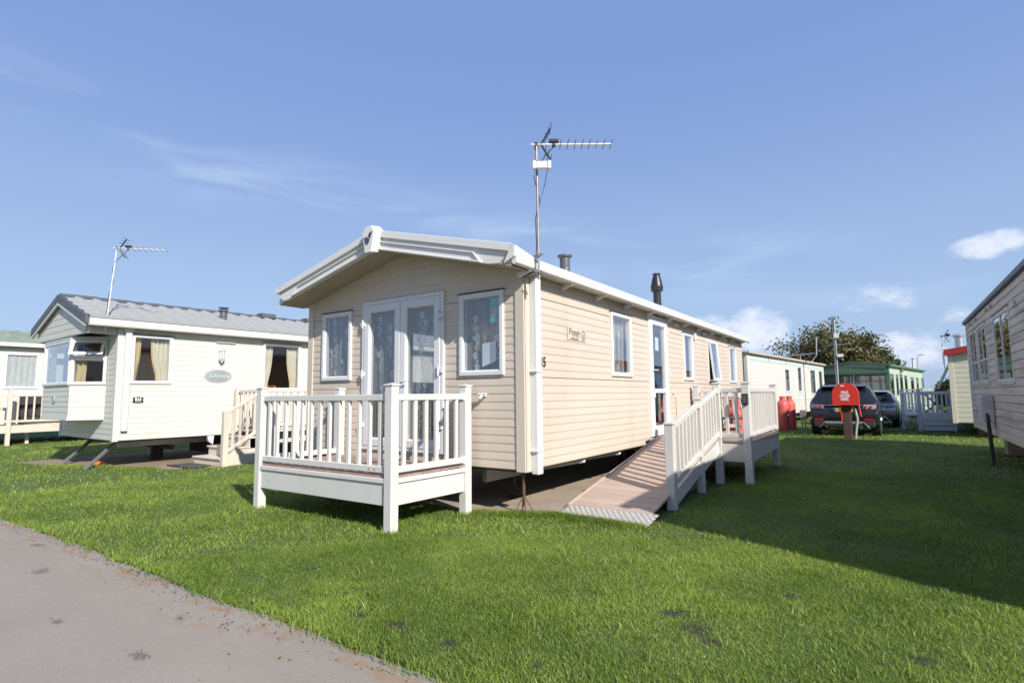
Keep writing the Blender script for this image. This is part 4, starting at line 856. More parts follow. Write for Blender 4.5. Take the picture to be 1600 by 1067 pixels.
# ================================================================ FAR LEFT CARAVAN
FA = R(-2.5); fvn = thing('static_caravan', 'pale caravan with mossy green tiled roof at the left picture edge', 'caravan', (-18.2, -1.6, 0), FA)
FV = shell(fvn, 3.1, 10, .45, 2.95, .30, dict(right=[(1.69, 2.41, 1.66, 2.64)]), lcream, .1, ('right',), ltrim, stuffs=('right',))
w_ = window(fvn, FV['right'], 1.65, 2.45, 1.62, 2.68, pvc, fw=.07); curtain(w_, FV['right'], 1.7, 2.4, 1.6, 2.66, blind, waves=5, n=-.02, amp=.008, seed=3)
roof(fvn, 3.1, 10, 2.95, .30, .14, .5, .1, .05, gtile)
for c_ in range(20):
    for r2 in range(nrow):
        s0 = r2*.345; x = .14-s0*math.cos(math.atan(.30))+.012; o_ = mesh_obj('roof_tile', tme.copy() if (c_, r2) == (0, 0) else gme, fvn, (x, -.45+(c_+1)*.3, 3.002-.30*x))
        if (c_, r2) == (0, 0): gme = o_.data; gme.materials[0] = gtile
        a_ = math.atan(.30); o_.rotation_euler = Matrix((Vector((-math.cos(a_), 0, math.sin(a_))), Vector((0, -1, 0)), Vector((math.sin(a_), 0, math.cos(a_))))).transposed().to_euler()
MB().prism([(.13, 2.86), (.22, 2.86), (.22, 2.97), (.13, 2.97)], lambda a, b: (a, -.5, b), lambda a, b: (a, 10.1, b)).build('gutter', ltrim, fvn)
fdk = thing('side_deck', 'beige railed deck against the caravan at the left picture edge', 'deck', (0, 0, 0))
post(fdk, beige, -17.55, .10, 1.63); post(fdk, beige, -17.75, 2.9, 1.63); post(fdk, beige, -17.62, -1.6, 1.63)
rail_panel(fdk, beige, (-17.55, .10), (-17.75, 2.9), 1.46, .66, 14); rail_panel(fdk, beige, (-17.62, -1.6), (-17.55, .10), 1.46, .66, 9)
pbar('fascia', fdk, beige, (-17.55, .15, .47), (-17.75, 2.85, .47), .024, .22); pbar('fascia', fdk, beige, (-17.62, -1.55, .47), (-17.55, .05, .47), .024, .22)
for i in range(26): pbox('deck_board', fdk, beige, (-18.1, -1.6+i*.17, .58), (-17.66, -1.6+i*.17+.164, .604))
for y in (-1.3, .6, 2.6): pbox('leg', fdk, beige, (-18.0, y, -.03), (-17.92, y+.08, .58))
bs = thing('garden_bench', 'dark grey upholstered bench standing on the far left deck', 'bench', (-17.92, 1.05, .604), R(90))
dk3 = M('dark_rattan', (.035, .032, .035), .8, var=.2, bump=.3)
pbox('seat', bs, dk3, (-.65, -.18, .2), (.65, .16, .42), .02); pbox('backrest', bs, dk3, (-.65, .10, .42), (.65, .18, .80), .02)
for x in (-.62, .55): pbox('leg', bs, dk3, (x, -.16, 0), (x+.06, -.1, .2)); pbox('leg', bs, dk3, (x, .1, 0), (x+.06, .16, .2))

# ================================================================ RIGHT WEATHERED CARAVAN
RVX = 4.62; rvn = thing('static_caravan', 'weathered grimy white caravan at the right picture edge', 'caravan', (RVX+3.1, -.80, 0), 0)
RO = [(6.20, 7.77, 1.40, 2.47), (8.65, 9.87, 1.42, 2.50), (10.05, 11.20, 1.42, 2.50), (2.0, 3.6, 1.4, 2.45)]
RF = shell(rvn, 3.1, 11.65, .50, 2.77, .20, dict(left=[sh_(o) for o in RO]), weath, .118, ('left', 'front', 'back'), weathf, stuffs=('front', 'back'), lap=.018)
lf3 = RF['left']
for i, (a, b, c, d) in enumerate(RO):
    w_ = window(rvn, lf3, a, b, c, d, weathf, fw=.06, out=.022, cap='dark', bars_v=((a+b)/2,), bars_h=(1.85,) if i in (1, 2) else ())
    pbox('sill', w_, weathf, (-3.1-.035, a-.04, c-.03), (-3.1-.005, b+.04, c-.004))
    curtain(w_, lf3, a+.03, a+.22, c, d, lace, waves=3, n=-.12, seed=90+i); curtain(w_, lf3, b-.22, b-.03, c, d, lace, waves=3, n=-.12, seed=95+i)
roof(rvn, 3.1, 11.65, 2.78, .20, .015, .1, .1, .04, dgrey)
MB().prism([(-3.1-.016, 2.73), (-3.1-.06, 2.745), (-3.1-.06, 2.81), (-3.1-.016, 2.82)], lambda a, b: (a, -.1, b), lambda a, b: (a, 11.75, b)).build('gutter', dgrey, rvn)
for y in (7.6, 8.1, 9.6, 10.6): MB().prism([(y, 2.63), (y+.18, 2.63), (y+.15, 2.67), (y+.03, 2.67)], lambda a, b: lf3(a, b, .01), lambda a, b: lf3(a, b, .06)).build('wall_vent', weathf, rvn)
MB().prism([(5.55, 2.38), (5.7, 2.38), (5.7, 2.45), (5.55, 2.45)], lambda a, b: lf3(a, b, .01), lambda a, b: lf3(a, b, .05)).build('wall_light', weathf, rvn)
for x in (-2.6, -.6): pbox('chassis_beam', rvn, under, (x, .2, .34), (x+.07, 11.2, .47))
for y in (1.5, 4.5, 7.5, 10.4): pbox('block_stack', rvn, conc, (-2.75, y, .03), (-2.45, y+.4, .34))
mb_ = thing('meter_box', 'pale grey meter box on the weathered caravan wall', 'meter box', (RVX-.02, 7.55, .74))
pbox('box_body', mb_, weathf, (-.16, 0, 0), (0, .42, .46), .01); pbox('box_door', mb_, M('meter_grey', (.48, .48, .47), .5), (-.172, .03, .03), (-.16, .39, .43), .005)
ptube('conduit', mb_, weathf, [(-.08, .1, .0), (-.08, .1, -.3), (-.05, .2, -.5), (.1, .3, -.55)], .02)
mp = thing('leaning_post', 'dark wooden post leaning in front of the weathered caravan', 'post', (RVX-.10, 7.45, 0))
pbar('post_shaft', mp, M('old_timber', (.055, .04, .03), .85, var=.3, bump=.4), (.0, -.0, -.03), (-.02, .15, 1.08), .05, .05); pbox('post_cap', mp, steel, (-.05, .11, 1.07), (.01, .19, 1.09))

# ================================================================ CARAVANS BEHIND
def far_van(label, loc, rz, Wd, L, zb, ze, sl, m, tr, side, fronts=(), rights=(), lefts=(), frm=pvc, roofm=None, ohs=.08, ohf=.1, cur=None, pitch=.11, barsf=()):
    v_ = thing('static_caravan', label, 'caravan', loc, rz)
    F2 = shell(v_, Wd, L, zb, ze, sl, dict(front=[sh_(o) for o in fronts], right=[sh_(o) for o in rights], left=[sh_(o) for o in lefts]), m, pitch, side, tr, stuffs=side)
    for fc, lst in (('front', fronts), ('right', rights), ('left', lefts)):
        for i, (a, b, c, d) in enumerate(lst):
            door = c < 1
            w_ = window(v_, F2[fc], a, b, c, d, frm, fw=.06, out=.022, name='door' if door else 'window', bars_h=(d-.32,) if not door and fc in barsf else (), bars_v=((a+b)/2,) if fc == 'front' else ())
            if cur is not None: curtain(w_, F2[fc], a, b, c, d, cur, waves=max(3, int((b-a)*7)), n=-.1, seed=i)
    roof(v_, Wd, L, ze, sl, ohs, ohf, .1, .06, roofm or tr)
    for y in (1, L/2, L-1): pbox('block_stack', v_, conc, (-Wd+.5, y, -.0), (-Wd+.8, y+.4, zb-.02)); pbox('block_stack', v_, conc, (-.8, y, -.0), (-.5, y+.4, zb-.02))
    for x in (-Wd+.4, -.5): pbox('chassis_beam', v_, under, (x, .3, zb-.18), (x+.08, L-.3, zb-.03))
    return v_, F2
wa = math.atan2(1.1, 12); wo_ = Vector((-.75, 14.6, 0))
wv, WF = far_van('ivory caravan with aqua stripes behind the red gas cylinders', wo_, -wa, 3.0, 12.1, .45, 2.62, .16, ivory, ivory, ('right',),
                 rights=[(4.7, 5.5, 1.3, 2.25), (6.75, 7.55, 1.3, 2.4), (9.1, 10.3, 1.2, 2.35), (10.9, 11.85, 1.2, 2.35)], cur=blind)
for z in (2.40, .98): MB().prism([(.1, z), (12.0, z), (12.0, z+.045), (.1, z+.045)], lambda a, b: WF['right'](a, b, .006), lambda a, b: WF['right'](a, b, .017)).build('stripe', aqua, wv)
pbox('roof_edge', wv, M('edge_tan', (.42, .38, .32), .6), (.06, -.1, 2.60), (.12, 12.2, 2.68))
for y in (2.5, 5.0, 8): pbox('bracket', wv, steel, (.014, y, 2.44), (.03, y+.03, 2.62))
gv, GF = far_van('pale green caravan with dark green trim and wide front windows', (3.05, 28.2, 0), R(-9), 3.05, 11, .45, 2.58, .13, green, dgreen, ('front', 'right'),
                 fronts=[(.12, 1.48, 1.02, 2.15), (1.57, 2.93, 1.02, 2.15)], rights=[(.18, 1.05, 1.0, 2.15), (1.7, 2.3, 1.1, 2.15), (2.8, 3.6, .5, 2.2), (4.2, 5.0, 1.2, 2.15), (6.2, 7.2, 1.2, 2.1), (8.2, 8.9, 1.1, 2.1), (10.2, 10.8, 1.1, 2.1)], frm=dframe, cur=lace, ohf=.25, barsf=('front', 'right'))
for z0, z1, mm in ((2.22, 2.42, dgreen),): MB().prism([(-.02, z0), (3.07, z0), (3.07, z1), (1.52, z1+.12), (-.02, z1)], lambda a, b: GF['front'](a, b, .016), lambda a, b: GF['front'](a, b, .16)).build('pelmet', mm, gv)
pbox('roof_edge', gv, dgreen, (.04, -.25, 2.53), (.16, 11.1, 2.63)); pbox('corner_board', gv, dgreen, (-.14, -.05, .45), (.02, -.022, 2.3))
pbox('porch_lamp', gv, M('lamp_brown', (.2, .14, .1), .6), (.02, 2.95, 2.3), (.12, 3.2, 2.5))
gr = thing('caravan_porch', 'pale green railed porch along the far green caravan', 'porch', (3.05, 28.2, 0), R(-9))
for y in (1.4, 3.2, 5.0): post(gr, green, 1.1, y, 1.45)
rail_panel(gr, green, (1.1, 1.4), (1.1, 3.2), 1.4, .62, 9); rail_panel(gr, green, (1.1, 3.2), (1.1, 5.0), 1.4, .62, 9); rail_panel(gr, green, (.1, 1.4), (1.1, 1.4), 1.4, .62, 5)
pbox('platform', gr, green, (.05, 1.38, .36), (1.1, 5.02, .52))
rdv, RDF = far_van('cream caravan with dark red roof trim beyond the white porch', (7.70, 14.35, 0), R(-5), 3.2, 10, .42, 2.36, .17, cream2, cream2, ('front', 'left'),
                   lefts=[(1.5, 2.6, 1.2, 2.15), (4, 5, 1.2, 2.15)], pitch=.135, roofm=dgrey)
for s_ in (1, -1): MB().prism([(0, 2.36+.272+.075), (1.69, 2.36-.015+.075), (1.69, 2.36-.015-.09), (0, 2.36+.272-.09)], lambda a, b: (-1.6+s_*a, -.15, b), lambda a, b: (-1.6+s_*a, -.05, b)).build('red_barge_board', redroof, rdv)
MB().lathe((-2.95, 1.0, 2.38), [(.10, 0), (.10, .46), (.14, .47), (.14, .53), (.11, .54)], 16).build('flue', M('bright_flue', (.5, .5, .52), .35, .7), rdv, smooth=35)
sa = MB().add([(-3.22, 1.5, 2.1), (-3.22, 2.6, 2.1), (-3.55, 2.6, 1.35), (-3.55, 1.5, 1.35), (-3.25, 1.5, 2.12), (-3.25, 2.6, 2.12), (-3.58, 2.6, 1.37), (-3.58, 1.5, 1.37)], [(0, 1, 2, 3), (7, 6, 5, 4), (0, 4, 5, 1), (1, 5, 6, 2), (2, 6, 7, 3), (3, 7, 4, 0)]).build('open_sash', M('pale_blue_sash', (.55, .66, .70), .25), rdv)
aerial('television_aerial', 'small white aerial beside the flue of the red trimmed caravan', (4.42, 14.75, 1.9), (4.42, 14.75, 2.80), (.9, -.1, 0), .55, 5, M('white_mast', (.7, .7, .7), .4, .3))
# white porch with steps
pr = thing('white_porch', 'lilac white timber porch with broad steps below the red trimmed caravan', 'porch', (0, 0, 0))
for p in ((3.42, 18.2), (3.85, 17.45), (4.68, 17.5)): post(pr, white_old, *p, 1.36, s=.11)
rail_panel(pr, white_old, (3.42, 18.2), (3.85, 17.45), 1.27, .55, 4, bw=.06); rail_panel(pr, white_old, (3.85, 17.45), (4.68, 17.5), 1.24, .55, 6, bw=.06)
for i in range(3): pbox('step', pr, white_old, (3.92, 17.36-i*.06, .05+(2-i)*.16), (4.75, 17.62, .175+(2-i)*.16))
for i in range(7): pbox('deck_board', pr, white_old, (3.45+i*.18, 17.55, .50), (3.62+i*.18, 18.9, .53))
pbar('fascia', pr, white_old, (3.45, 18.15, .40), (3.82, 17.52, .40), .03, .18)
pbar('brace', pr, white_old, (4.72, 17.25, .0), (4.78, 17.4, .46), .04, .03)
pbox('leg', pr, white_old, (3.55, 18.6, -.03), (3.65, 18.7, .5))
tb = thing('picnic_table', 'white table with crossed dark legs on the lilac white porch', 'table', (4.3, 18.25, .53))
pbox('table_top', tb, pvc, (-.55, -.3, .70), (.45, .3, .75)); 
for s_ in (-1, 1): pbar('cross_leg', tb, under, (-.3*s_, -.2, 0), (.3*s_, -.2, .70), .04, .05)

far_van('pale caravan across the road mirrored in the glazed veranda doors', (-9.0, -13.2, 0), R(180), 9.5, 3.1, .45, 2.5, .05, ivory, ivory, ('front',), fronts=[(1, 2.5, 1.2, 2.2), (4, 5.5, 1.2, 2.2), (7, 8.2, 1.2, 2.2)], cur=blind)
# ================================================================ CARS
def car(label, loc, rz, paint, plate=None, sc=1., h=1.6):
    c = thing('parked_car', label, 'car', loc, rz); hz = h/1.6
    # stations along the length: y, half width low, half width shoulder, shoulder z, roof half width, roof z, floor z
    S = [(-.02, .72, .80, .62, .78, .66, .40), (.03, .80, .885, .80, .83, .86, .33), (.10, .84, .91, .98, .83, 1.00, .28), (.30, .88, .93, 1.04, .80, 1.07, .26), (.42, .90, .94, 1.06, .74, 1.30, .25), (.62, .91, .945, 1.06, .67, 1.52, .24),
         (.95, .92, .95, 1.05, .65, 1.585, .24), (1.6, .92, .95, 1.02, .66, 1.605, .24), (2.3, .92, .95, 1.00, .66, 1.59, .24), (2.75, .92, .95, .99, .66, 1.52, .24), (3.35, .92, .95, .98, .72, 1.07, .24), (3.9, .90, .93, .92, .70, .99, .25), (4.2, .84, .88, .84, .66, .89, .28), (4.33, .70, .74, .62, .6, .66, .34)]
    ring_ = []
    for y, wl_, ws, zs, wr, zr, zf in S:
        zs, zr = zs*hz, zr*hz
        ring_.append([(0, y, zf), (wl_*.86, y, zf), (wl_, y, zf+.1), (wl_*1.0+.012, y, (zf+zs)/2), (ws, y, zs-.10), (ws-.02, y, zs), (wr+.03, y, max(zr-.07, zs+.006)), (wr*.86, y, max(zr-.012, zs+.009)), (0, y, zr+.012)])
    body, wins = MB(), {'side_window': MB(), 'side_window ': MB(), 'rear_window': MB(), 'windscreen': MB()}
    arch = {0: (.72, .36), 1: (3.42, .36)}
    for i in range(len(S)-1):
        for j in range(8):
            for s_ in (1, -1):
                qd = [ring_[i][j], ring_[i+1][j], ring_[i+1][j+1], ring_[i][j+1]]
                qd = [(s_*p[0], p[1], p[2]) for p in qd]
                t = None
                if j == 5 and 5 <= i <= 8: t = 'side_window' if s_ > 0 else 'side_window '
                if j in (6, 7) and i in (3, 4): t = 'rear_window'
                if j in (6, 7) and i == 9: t = 'windscreen'
                (wins[t] if t else body).add(qd, [(0, 1, 2, 3)])
    for e, rg_ in ((0, ring_[0]), (1, ring_[-1])):
        body.add([(p[0], p[1], p[2]) for p in rg_]+[(-p[0], p[1], p[2]) for p in rg_[-2:0:-1]], [tuple(range(16))])
    me = body.mesh('body', paint); bm = bmesh.new(); bm.from_mesh(me); bmesh.ops.remove_doubles(bm, verts=bm.verts, dist=.0005); bmesh.ops.recalc_face_normals(bm, faces=bm.faces); bm.to_mesh(me); bm.free()
    me.polygons.foreach_set('use_smooth', [True]*len(me.polygons)); me.set_sharp_from_angle(angle=R(38)); bo = mesh_obj('body', me, c)
    cg = M('car_glass', (.012, .014, .016), .06, var=.05, spec=.8)
    for nm, mb in wins.items(): mb.build(nm.strip(), cg, c, smooth=60)
    mat_ = M('matt_trim', (.028, .028, .03), .6); chrome = M('chrome_trim', (.65, .65, .66), .18, 1.)
    for s_ in (-1, 1):
        for y in (.74, 3.44):
            wl_ = MB().tube([(s_*.70, y, .355), (s_*.72, y, .355), (s_*.91, y, .355), (s_*.93, y, .355)], [.33, .355, .355, .33], 28).build('wheel', M('tyre_rubber', (.022, .022, .022), .8, bump=.2), c, smooth=35)
            MB().tube([(s_*.925, y, .355), (s_*.94, y, .355)], .235, 20).build('rim', M('dark_alloy', (.25, .25, .26), .35, .8), wl_)
            for k_ in range(5):
                a_ = k_*2*math.pi/5; MB().tube([(s_*.942, y, .355), (s_*.945, y+.21*math.cos(a_), .355+.21*math.sin(a_))], .022, 6).build('spoke', chrome, wl_)
            av = [(s_*.945, y+.43*math.cos(t), .355+.43*math.sin(t)) for t in np.linspace(-.15, math.pi+.15, 14)]; av2 = [(s_*.935, y+.37*math.cos(t), .355+.37*math.sin(t)) for t in np.linspace(-.15, math.pi+.15, 14)]
            MB().add([p for ab_ in zip(av, av2) for p in ab_], [(2*i, 2*i+2, 2*i+3, 2*i+1) for i in range(13)]).build('wheel_arch', mat_, c)
        # tail lamps wrap the rear corners
        z0, z1 = .845*hz, .965*hz
        lt = MB().prism([(.50, z0), (.845, z0-.01), (.87, z1), (.55, z1+.005)], lambda a, b: (s_*a, .02 if a < .8 else .10, b), lambda a, b: (s_*a, -.02 if a < .7 else .05, b)).build('tail_lamp', M('lamp_clear', (.42, .34, .33), .2, coat=1), c, bevel=.006)
        for dx in (.60, .73): MB().tube([(s_*dx, .02, .905*hz), (s_*dx, -.035 if dx < .7 else -.01, .905*hz)], .034, 14).build('lamp_ring', M('lamp_red', (.55, .01, .015), .2, coat=1), lt, smooth=40)
        pbox('reflector', c, M('lamp_red', (.55, .01, .015), .2, coat=1), (s_*.66-.12, -.035, .50), (s_*.66+.12, .02, .545))
        mi = MB().prism([(.95, 1.02*hz), (1.12, 1.03*hz), (1.13, 1.14*hz), (1.0, 1.16*hz), (.95, 1.10*hz)], lambda a, b: (s_*a, 2.58, b), lambda a, b: (s_*(a-.02), 2.72, b)).build('door_mirror', mat_, c, bevel=.02)
        for y in (1.35, 2.35): pbox('door_handle', c, paint, (s_*.955-.012, y, .86*hz), (s_*.955+.012, y+.18, .885*hz))
        pbar('roof_rail', c, chrome, (s_*.655, .95, 1.585*hz), (s_*.665, 2.3, 1.60*hz), .02, .02)
    pbox('bumper', c, mat_, (-.80, -.05, .30), (.80, .10, .47), .02); pbox('rear_lip', c, paint, (-.86, -.045, .56), (.86, .0, .70), .02)
    pbox('chrome_strip', c, chrome, (-.58, -.012, .985*hz-.045), (.58, .08, .985*hz-.02), .004)
    pbox('skid_plate', c, M('skid_silver', (.42, .42, .41), .4, .6), (-.50, -.062, .40), (.50, -.048, .46), .006)
    for s_ in (-1, 1): pbar('skid_edge', c, chrome, (s_*.50, -.06, .45), (s_*.66, -.05, .27), .03, .03)
    pbox('spoiler', c, paint, (-.62, .44, 1.50*hz), (.62, .75, 1.535*hz), .012)
    pn = pbox('registration_plate', c, M('plate_yellow', (.72, .42, .02), .4), (-.26, -.032, .755*hz), (.26, -.018, .865*hz), .003) if plate is not None else None
    if plate:
        text('lettering', plate, .095, black, pn, (.0-.035, -.009, .0), (1, 0, 0), (0, -1, 0), off=.003, sx=.8)
        pbox('blue_band', pn, M('plate_blue', (.02, .06, .35), .4), (-.26, -.0095, -.052), (-.20, -.0072, .052), .001)
    for s_ in (-1, 1): MB().tube([(s_*.45, -.05, .30), (s_*.45, .15, .30)], .035, 10).build('exhaust', chrome, c)
    c.scale = (sc, sc, sc); return c
pdark = M('dark_grey_paint', (.014, .013, .014), .3, .0, var=.04, coat=.5); psil = M('silver_paint', (.33, .36, .38), .25, .6, var=.04, coat=1.)
car('dark grey off-roader parked with its rear facing the red hose cover', (1.95, 13.95, .0), R(0), pdark, 'FY13', .95)
car('silver car mostly hidden beyond the dark grey off-roader', (2.42, 18.95, .0), R(-2), psil, '', .93, 1.45)

# ================================================================ FIRE HOSE REEL, CYLINDERS, POLES
hp = thing('hose_reel', 'red arched fire hose reel cover on a dark timber post', 'hose reel', (2.10, 13.0, 0))
pbox('post', hp, M('brown_timber', (.075, .040, .032), .8, var=.3, vs=8, bump=.4), (-.10, -.08, -.03), (.11, .09, 1.0), .01)
hw_, zt_ = .31, .93; N = 16; arch = [(-hw_, zt_)]+[(hw_*math.cos(t)*-1, zt_+.30+.31*math.sin(t)) for t in np.linspace(0, math.pi, N)]+[(hw_, zt_)]
hc = MB().prism(arch, lambda a, b: (a, -.20, b), lambda a, b: (a, .20, b)).build('cover', redm, hp, smooth=30)
for i, tx in enumerate(('FIRE', 'HOSE', 'REEL')): text('lettering', tx, .105, M('white_letter', (.75, .74, .72), .5), hc, (-.01, -.202, 1.27-i*.09), (1, 0, 0), (0, -1, 0), off=.003, sx=.9)
MB().prism([(-.06+.055*math.cos(t), 1.455+.02*math.sin(t)) for t in np.linspace(0, 2*math.pi, 12, endpoint=False)], lambda a, b: (a, -.20, b), lambda a, b: (a, -.206, b)).build('white_sticker', pvc, hc)
for z in (1.375, .99): MB().prism([(-.03, z), (.03, z), (.03, z+.02), (-.03, z+.02)], lambda a, b: (a, -.20, b), lambda a, b: (a, -.204, b)).build('small_print', M('faded_print', (.25, .05, .04), .6), hc)
ptube('water_pipe', hp, M('grey_pipe', (.30, .31, .31), .6), [(.16, -.02, -.02), (.20, -.02, .30), (.24, -.02, .55), (.20, -.02, .78), (.12, -.02, .9)], .035); ptube('hose_tail', hp, redm, [(.30, -.1, .93), (.31, -.12, .8), (.33, -.12, .62)], .022); ptube('hose_tail', hp, redm, [(-.11, -.06, .95), (-.125, -.08, .7), (-.12, -.08, .5)], .018)
def cylinder(label, loc, rz=0):
    g = thing('gas_cylinder', label, 'gas cylinder', loc, rz, None)
    MB().lathe((0, 0, 0), [(.15, .0), (.165, .0), (.165, .03), (.185, .05), (.19, .12), (.19, .86), (.18, .93), (.14, .99), (.10, 1.02)], 24).build('cylinder_body', redcyl, g, smooth=40)
    sv = []; N = 18
    for i in range(N+1):
        t = R(35)+i/N*R(290); sv += [(.098*math.cos(t), .098*math.sin(t), 1.0), (.098*math.cos(t), .098*math.sin(t), 1.17), (.09*math.cos(t), .09*math.sin(t), 1.17), (.09*math.cos(t), .09*math.sin(t), 1.0)]
    MB().add(sv, [(4*i+a, 4*i+4+a, 4*i+4+(a+1) % 4, 4*i+(a+1) % 4) for i in range(N) for a in range(4)]).build('valve_collar', redcyl, g, smooth=40)
    MB().lathe((0, 0, 1.01), [(.03, 0), (.03, .06), (.045, .065), (.045, .09)], 10).build('valve', M('brass', (.5, .35, .12), .35, .9), g)
    pbox('label_sheet', g, pvc, (.10, -.172, .50), (.15, -.155, .57), .001); return g
cylinder('pinkish red gas cylinder right of the landing, nearer of the pair', (.03, 16.15, 0), .3); cylinder('red gas cylinder partly hidden behind the nearer right hand one', (.13, 16.9, 0), 1.0)
cylinder('red gas cylinder seen through the far landing railing', (.66, 6.35, 0), 2.)
sp_ = thing('service_post', 'short grey service pedestal by the ivory caravan', 'service post', (.42, 17.9, 0)); pbox('pedestal_box', sp_, steel, (-.1, -.06, .35), (.1, .06, .65), .01); ptube('pedestal_pipe', sp_, steel, [(-.04, 0, -.02), (-.04, 0, .36)], .025); ptube('pedestal_pipe', sp_, steel, [(.06, 0, -.02), (.06, 0, .36)], .025)
ap_ = thing('aerial_pole', 'tall grey pole with white box rising above the dark car', 'pole', (1.28, 22, 0))
ptube('pole_shaft', ap_, M('grey_pole', (.36, .36, .36), .5, .3), [(0, 0, -.03), (0, 0, 4.40)], .055, 10); pbox('white_box', ap_, pvc, (-.02, -.12, 3.55), (.16, -.05, 3.75)); ptube('cross_arm', ap_, steel, [(-.3, 0, 3.25), (.65, 0, 3.28)], .018)
pbox('lamp_head', ap_, steel, (-.1, -.1, 4.36), (.1, .1, 4.46)); pbox('white_box', ap_, pvc, (.05, -.12, 2.75), (.28, -.05, 2.87)); ptube('cable', ap_, black, [(0, -.06, 4.3), (.02, -.065, 3.0), (.0, -.06, 1.0)], .012)
ra = thing('roof_aerial', 'flat aerial and bent pipe above the ivory caravan roof', 'aerial', (.15, 24.0, 2.66))
ptube('mast', ra, steel, [(0, 0, 0), (.2, .2, .35), (.24, .2, 1.2)], .03); ptube('boom', ra, steel, [(-1.1, 0, .35), (.15, 0, .42)], .02)
for i in range(5): ptube('director', ra, steel, [(-1.0+i*.22, -.15, .36), (-1.0+i*.22, .15, .36)], .01, 6)
ptube('support', ra, steel, [(-.45, 0, -.02), (-.45, 0, .38)], .02)
fp = thing('flue_pipe', 'short pale pipe far beyond the green caravan roof', 'pipe', (4.8, 58, 0)); ptube('pipe_shaft', fp, roofw, [(0, 0, -.03), (0, 0, 4.25)], .09); ptube('pipe_cap', fp, steel, [(0, 0, 4.25), (0, 0, 4.33)], .12)
sl_ = thing('street_lamp', 'thin distant lamp post with curved arm beyond the green caravan', 'street lamp', (5.2, 60, 0)); ptube('lamp_column', sl_, steel, [(0, 0, -.03), (0, 0, 4.5), (.08, 0, 4.68), (.3, 0, 4.72)], .035); pbox('lamp_head', sl_, steel, (.28, -.06, 4.69), (.5, .06, 4.76))
fr_ = thing('far_roof', 'dark distant roof ridge between the tree and the green caravan', 'roof', (1.2, 62, 0), R(8)); MB().prism([(-3.5, 3.2), (3.0, 3.2), (2.6, 3.75), (-2.6, 4.1)], lambda a, b: (a, 0, b), lambda a, b: (a, 3.5, b)).build('roof_slope', dgrey, fr_); pbox('wall', fr_, ivory, (-3.3, .1, 0), (2.9, 3.4, 3.2))

# ================================================================ TREES AND BUSHES
def leaf_mat(name, cols):
    mt = bpy.data.materials.new(name); mt.use_nodes = True; k = NT(mt.node_tree); p = mt.node_tree.nodes['Principled BSDF']
    ge = k.n('ShaderNodeNewGeometry'); c = k.mix(ge.outputs['Random Per Island'], cols[0], cols[1]); c = k.mix(k.rng(k.noise(ge.outputs['Position'], .9, 3), .4, .62, 0, 1, True), c, cols[2])
    k.link(c, p.inputs['Base Color']); p.inputs['Roughness'].default_value = .6
    tl = k.n('ShaderNodeBsdfTranslucent'); k.link(c, tl.inputs[0]); mx = k.n('ShaderNodeMixShader'); mx.inputs[0].default_value = .25
    k.link(p.outputs[0], mx.inputs[1]); k.link(tl.outputs[0], mx.inputs[2]); k.link(mx.outputs[0], mt.node_tree.nodes['Material Output'].inputs[0]); return mt
bark = M('bark', (.085, .065, .05), .9, var=.3, vs=6, bump=.5)
lm1 = leaf_mat('autumn_leaf', ((.15, .13, .04, 1), (.20, .135, .06, 1), (.10, .115, .035, 1)))
lm2 = leaf_mat('green_leaf', ((.085, .115, .035, 1), (.12, .125, .05, 1), (.06, .09, .03, 1)))
lm3 = leaf_mat('hedge_leaf', ((.05, .09, .02, 1), (.09, .10, .03, 1), (.03, .05, .015, 1)))
def tree(label, loc, H, spread, m, seed, depth=5, leaf=.10, dens=16, name='leafy_tree', stems=1, lean=(0, 0)):
    rr = random.Random(seed); t = thing(name, label, 'tree' if H > 2.5 else 'bush', loc); tb_ = MB(); lv_ = []; lfc = []
    def leafs(p, n, sp):
        for _ in range(n):
            c = p+Vector((rr.gauss(0, sp), rr.gauss(0, sp), rr.gauss(0, sp*.8))); s_ = leaf*rr.uniform(.6, 1.35)
            a = Vector((rr.uniform(-1, 1), rr.uniform(-1, 1), rr.uniform(-1, 1))).normalized(); b = a.cross(Vector((rr.uniform(-1, 1), rr.uniform(-1, 1), rr.uniform(-1, 1)))).normalized()
            i = len(lv_); lv_.extend([c-a*s_, c+b*s_*.5, c+a*s_, c-b*s_*.5]); lfc.append((i, i+1, i+2, i+3))
    def grow(p, d, ln, r_, lvl):
        n = 3; pts = [p]
        for i in range(n): d = (d+Vector((rr.gauss(0, .13), rr.gauss(0, .13), rr.gauss(.03, .1)))).normalized(); pts.append(pts[-1]+d*ln/n)
        tb_.tube(pts, [r_*(1-.35*i/n) for i in range(n+1)], 6 if lvl < 2 else 4, cap=False)
        if lvl >= depth-2:
            for q_ in pts[1:]: leafs(q_, int(dens*(1 if lvl >= depth-1 else .5)), leaf*2.0)
        if lvl < depth:
            for i in range(rr.randint(2, 3) + (1 if lvl == 0 else 0)):
                a = rr.uniform(0, 2*math.pi); up = rr.uniform(.15, .75); nd = Vector((math.cos(a)*spread, math.sin(a)*spread, up)).normalized()
                nd = (nd*.75+d*.55).normalized(); st_ = pts[rr.randint(1, n)] if i else pts[-1]
                grow(st_, nd, ln*rr.uniform(.62, .85), r_*.6, lvl+1)
    for s_ in range(stems):
        a = rr.uniform(0, 6.28); grow(Vector((.1*math.cos(a)*(stems > 1), .1*math.sin(a)*(stems > 1), -.05)), Vector((lean[0]+(.25*math.cos(a) if stems > 1 else 0), lean[1], 1)).normalized(), H*.30, H*.028, 0)
    tb_.build('trunk', bark, t, smooth=60, recalc=False); MB().add(lv_, lfc).build('crown', m, t, recalc=False); return t
tree('bushy autumn tree with bare twig tips behind the ivory caravan', (-2.3, 43, 0), 6.4, 1.25, lm1, 3, dens=4, leaf=.11, stems=3)
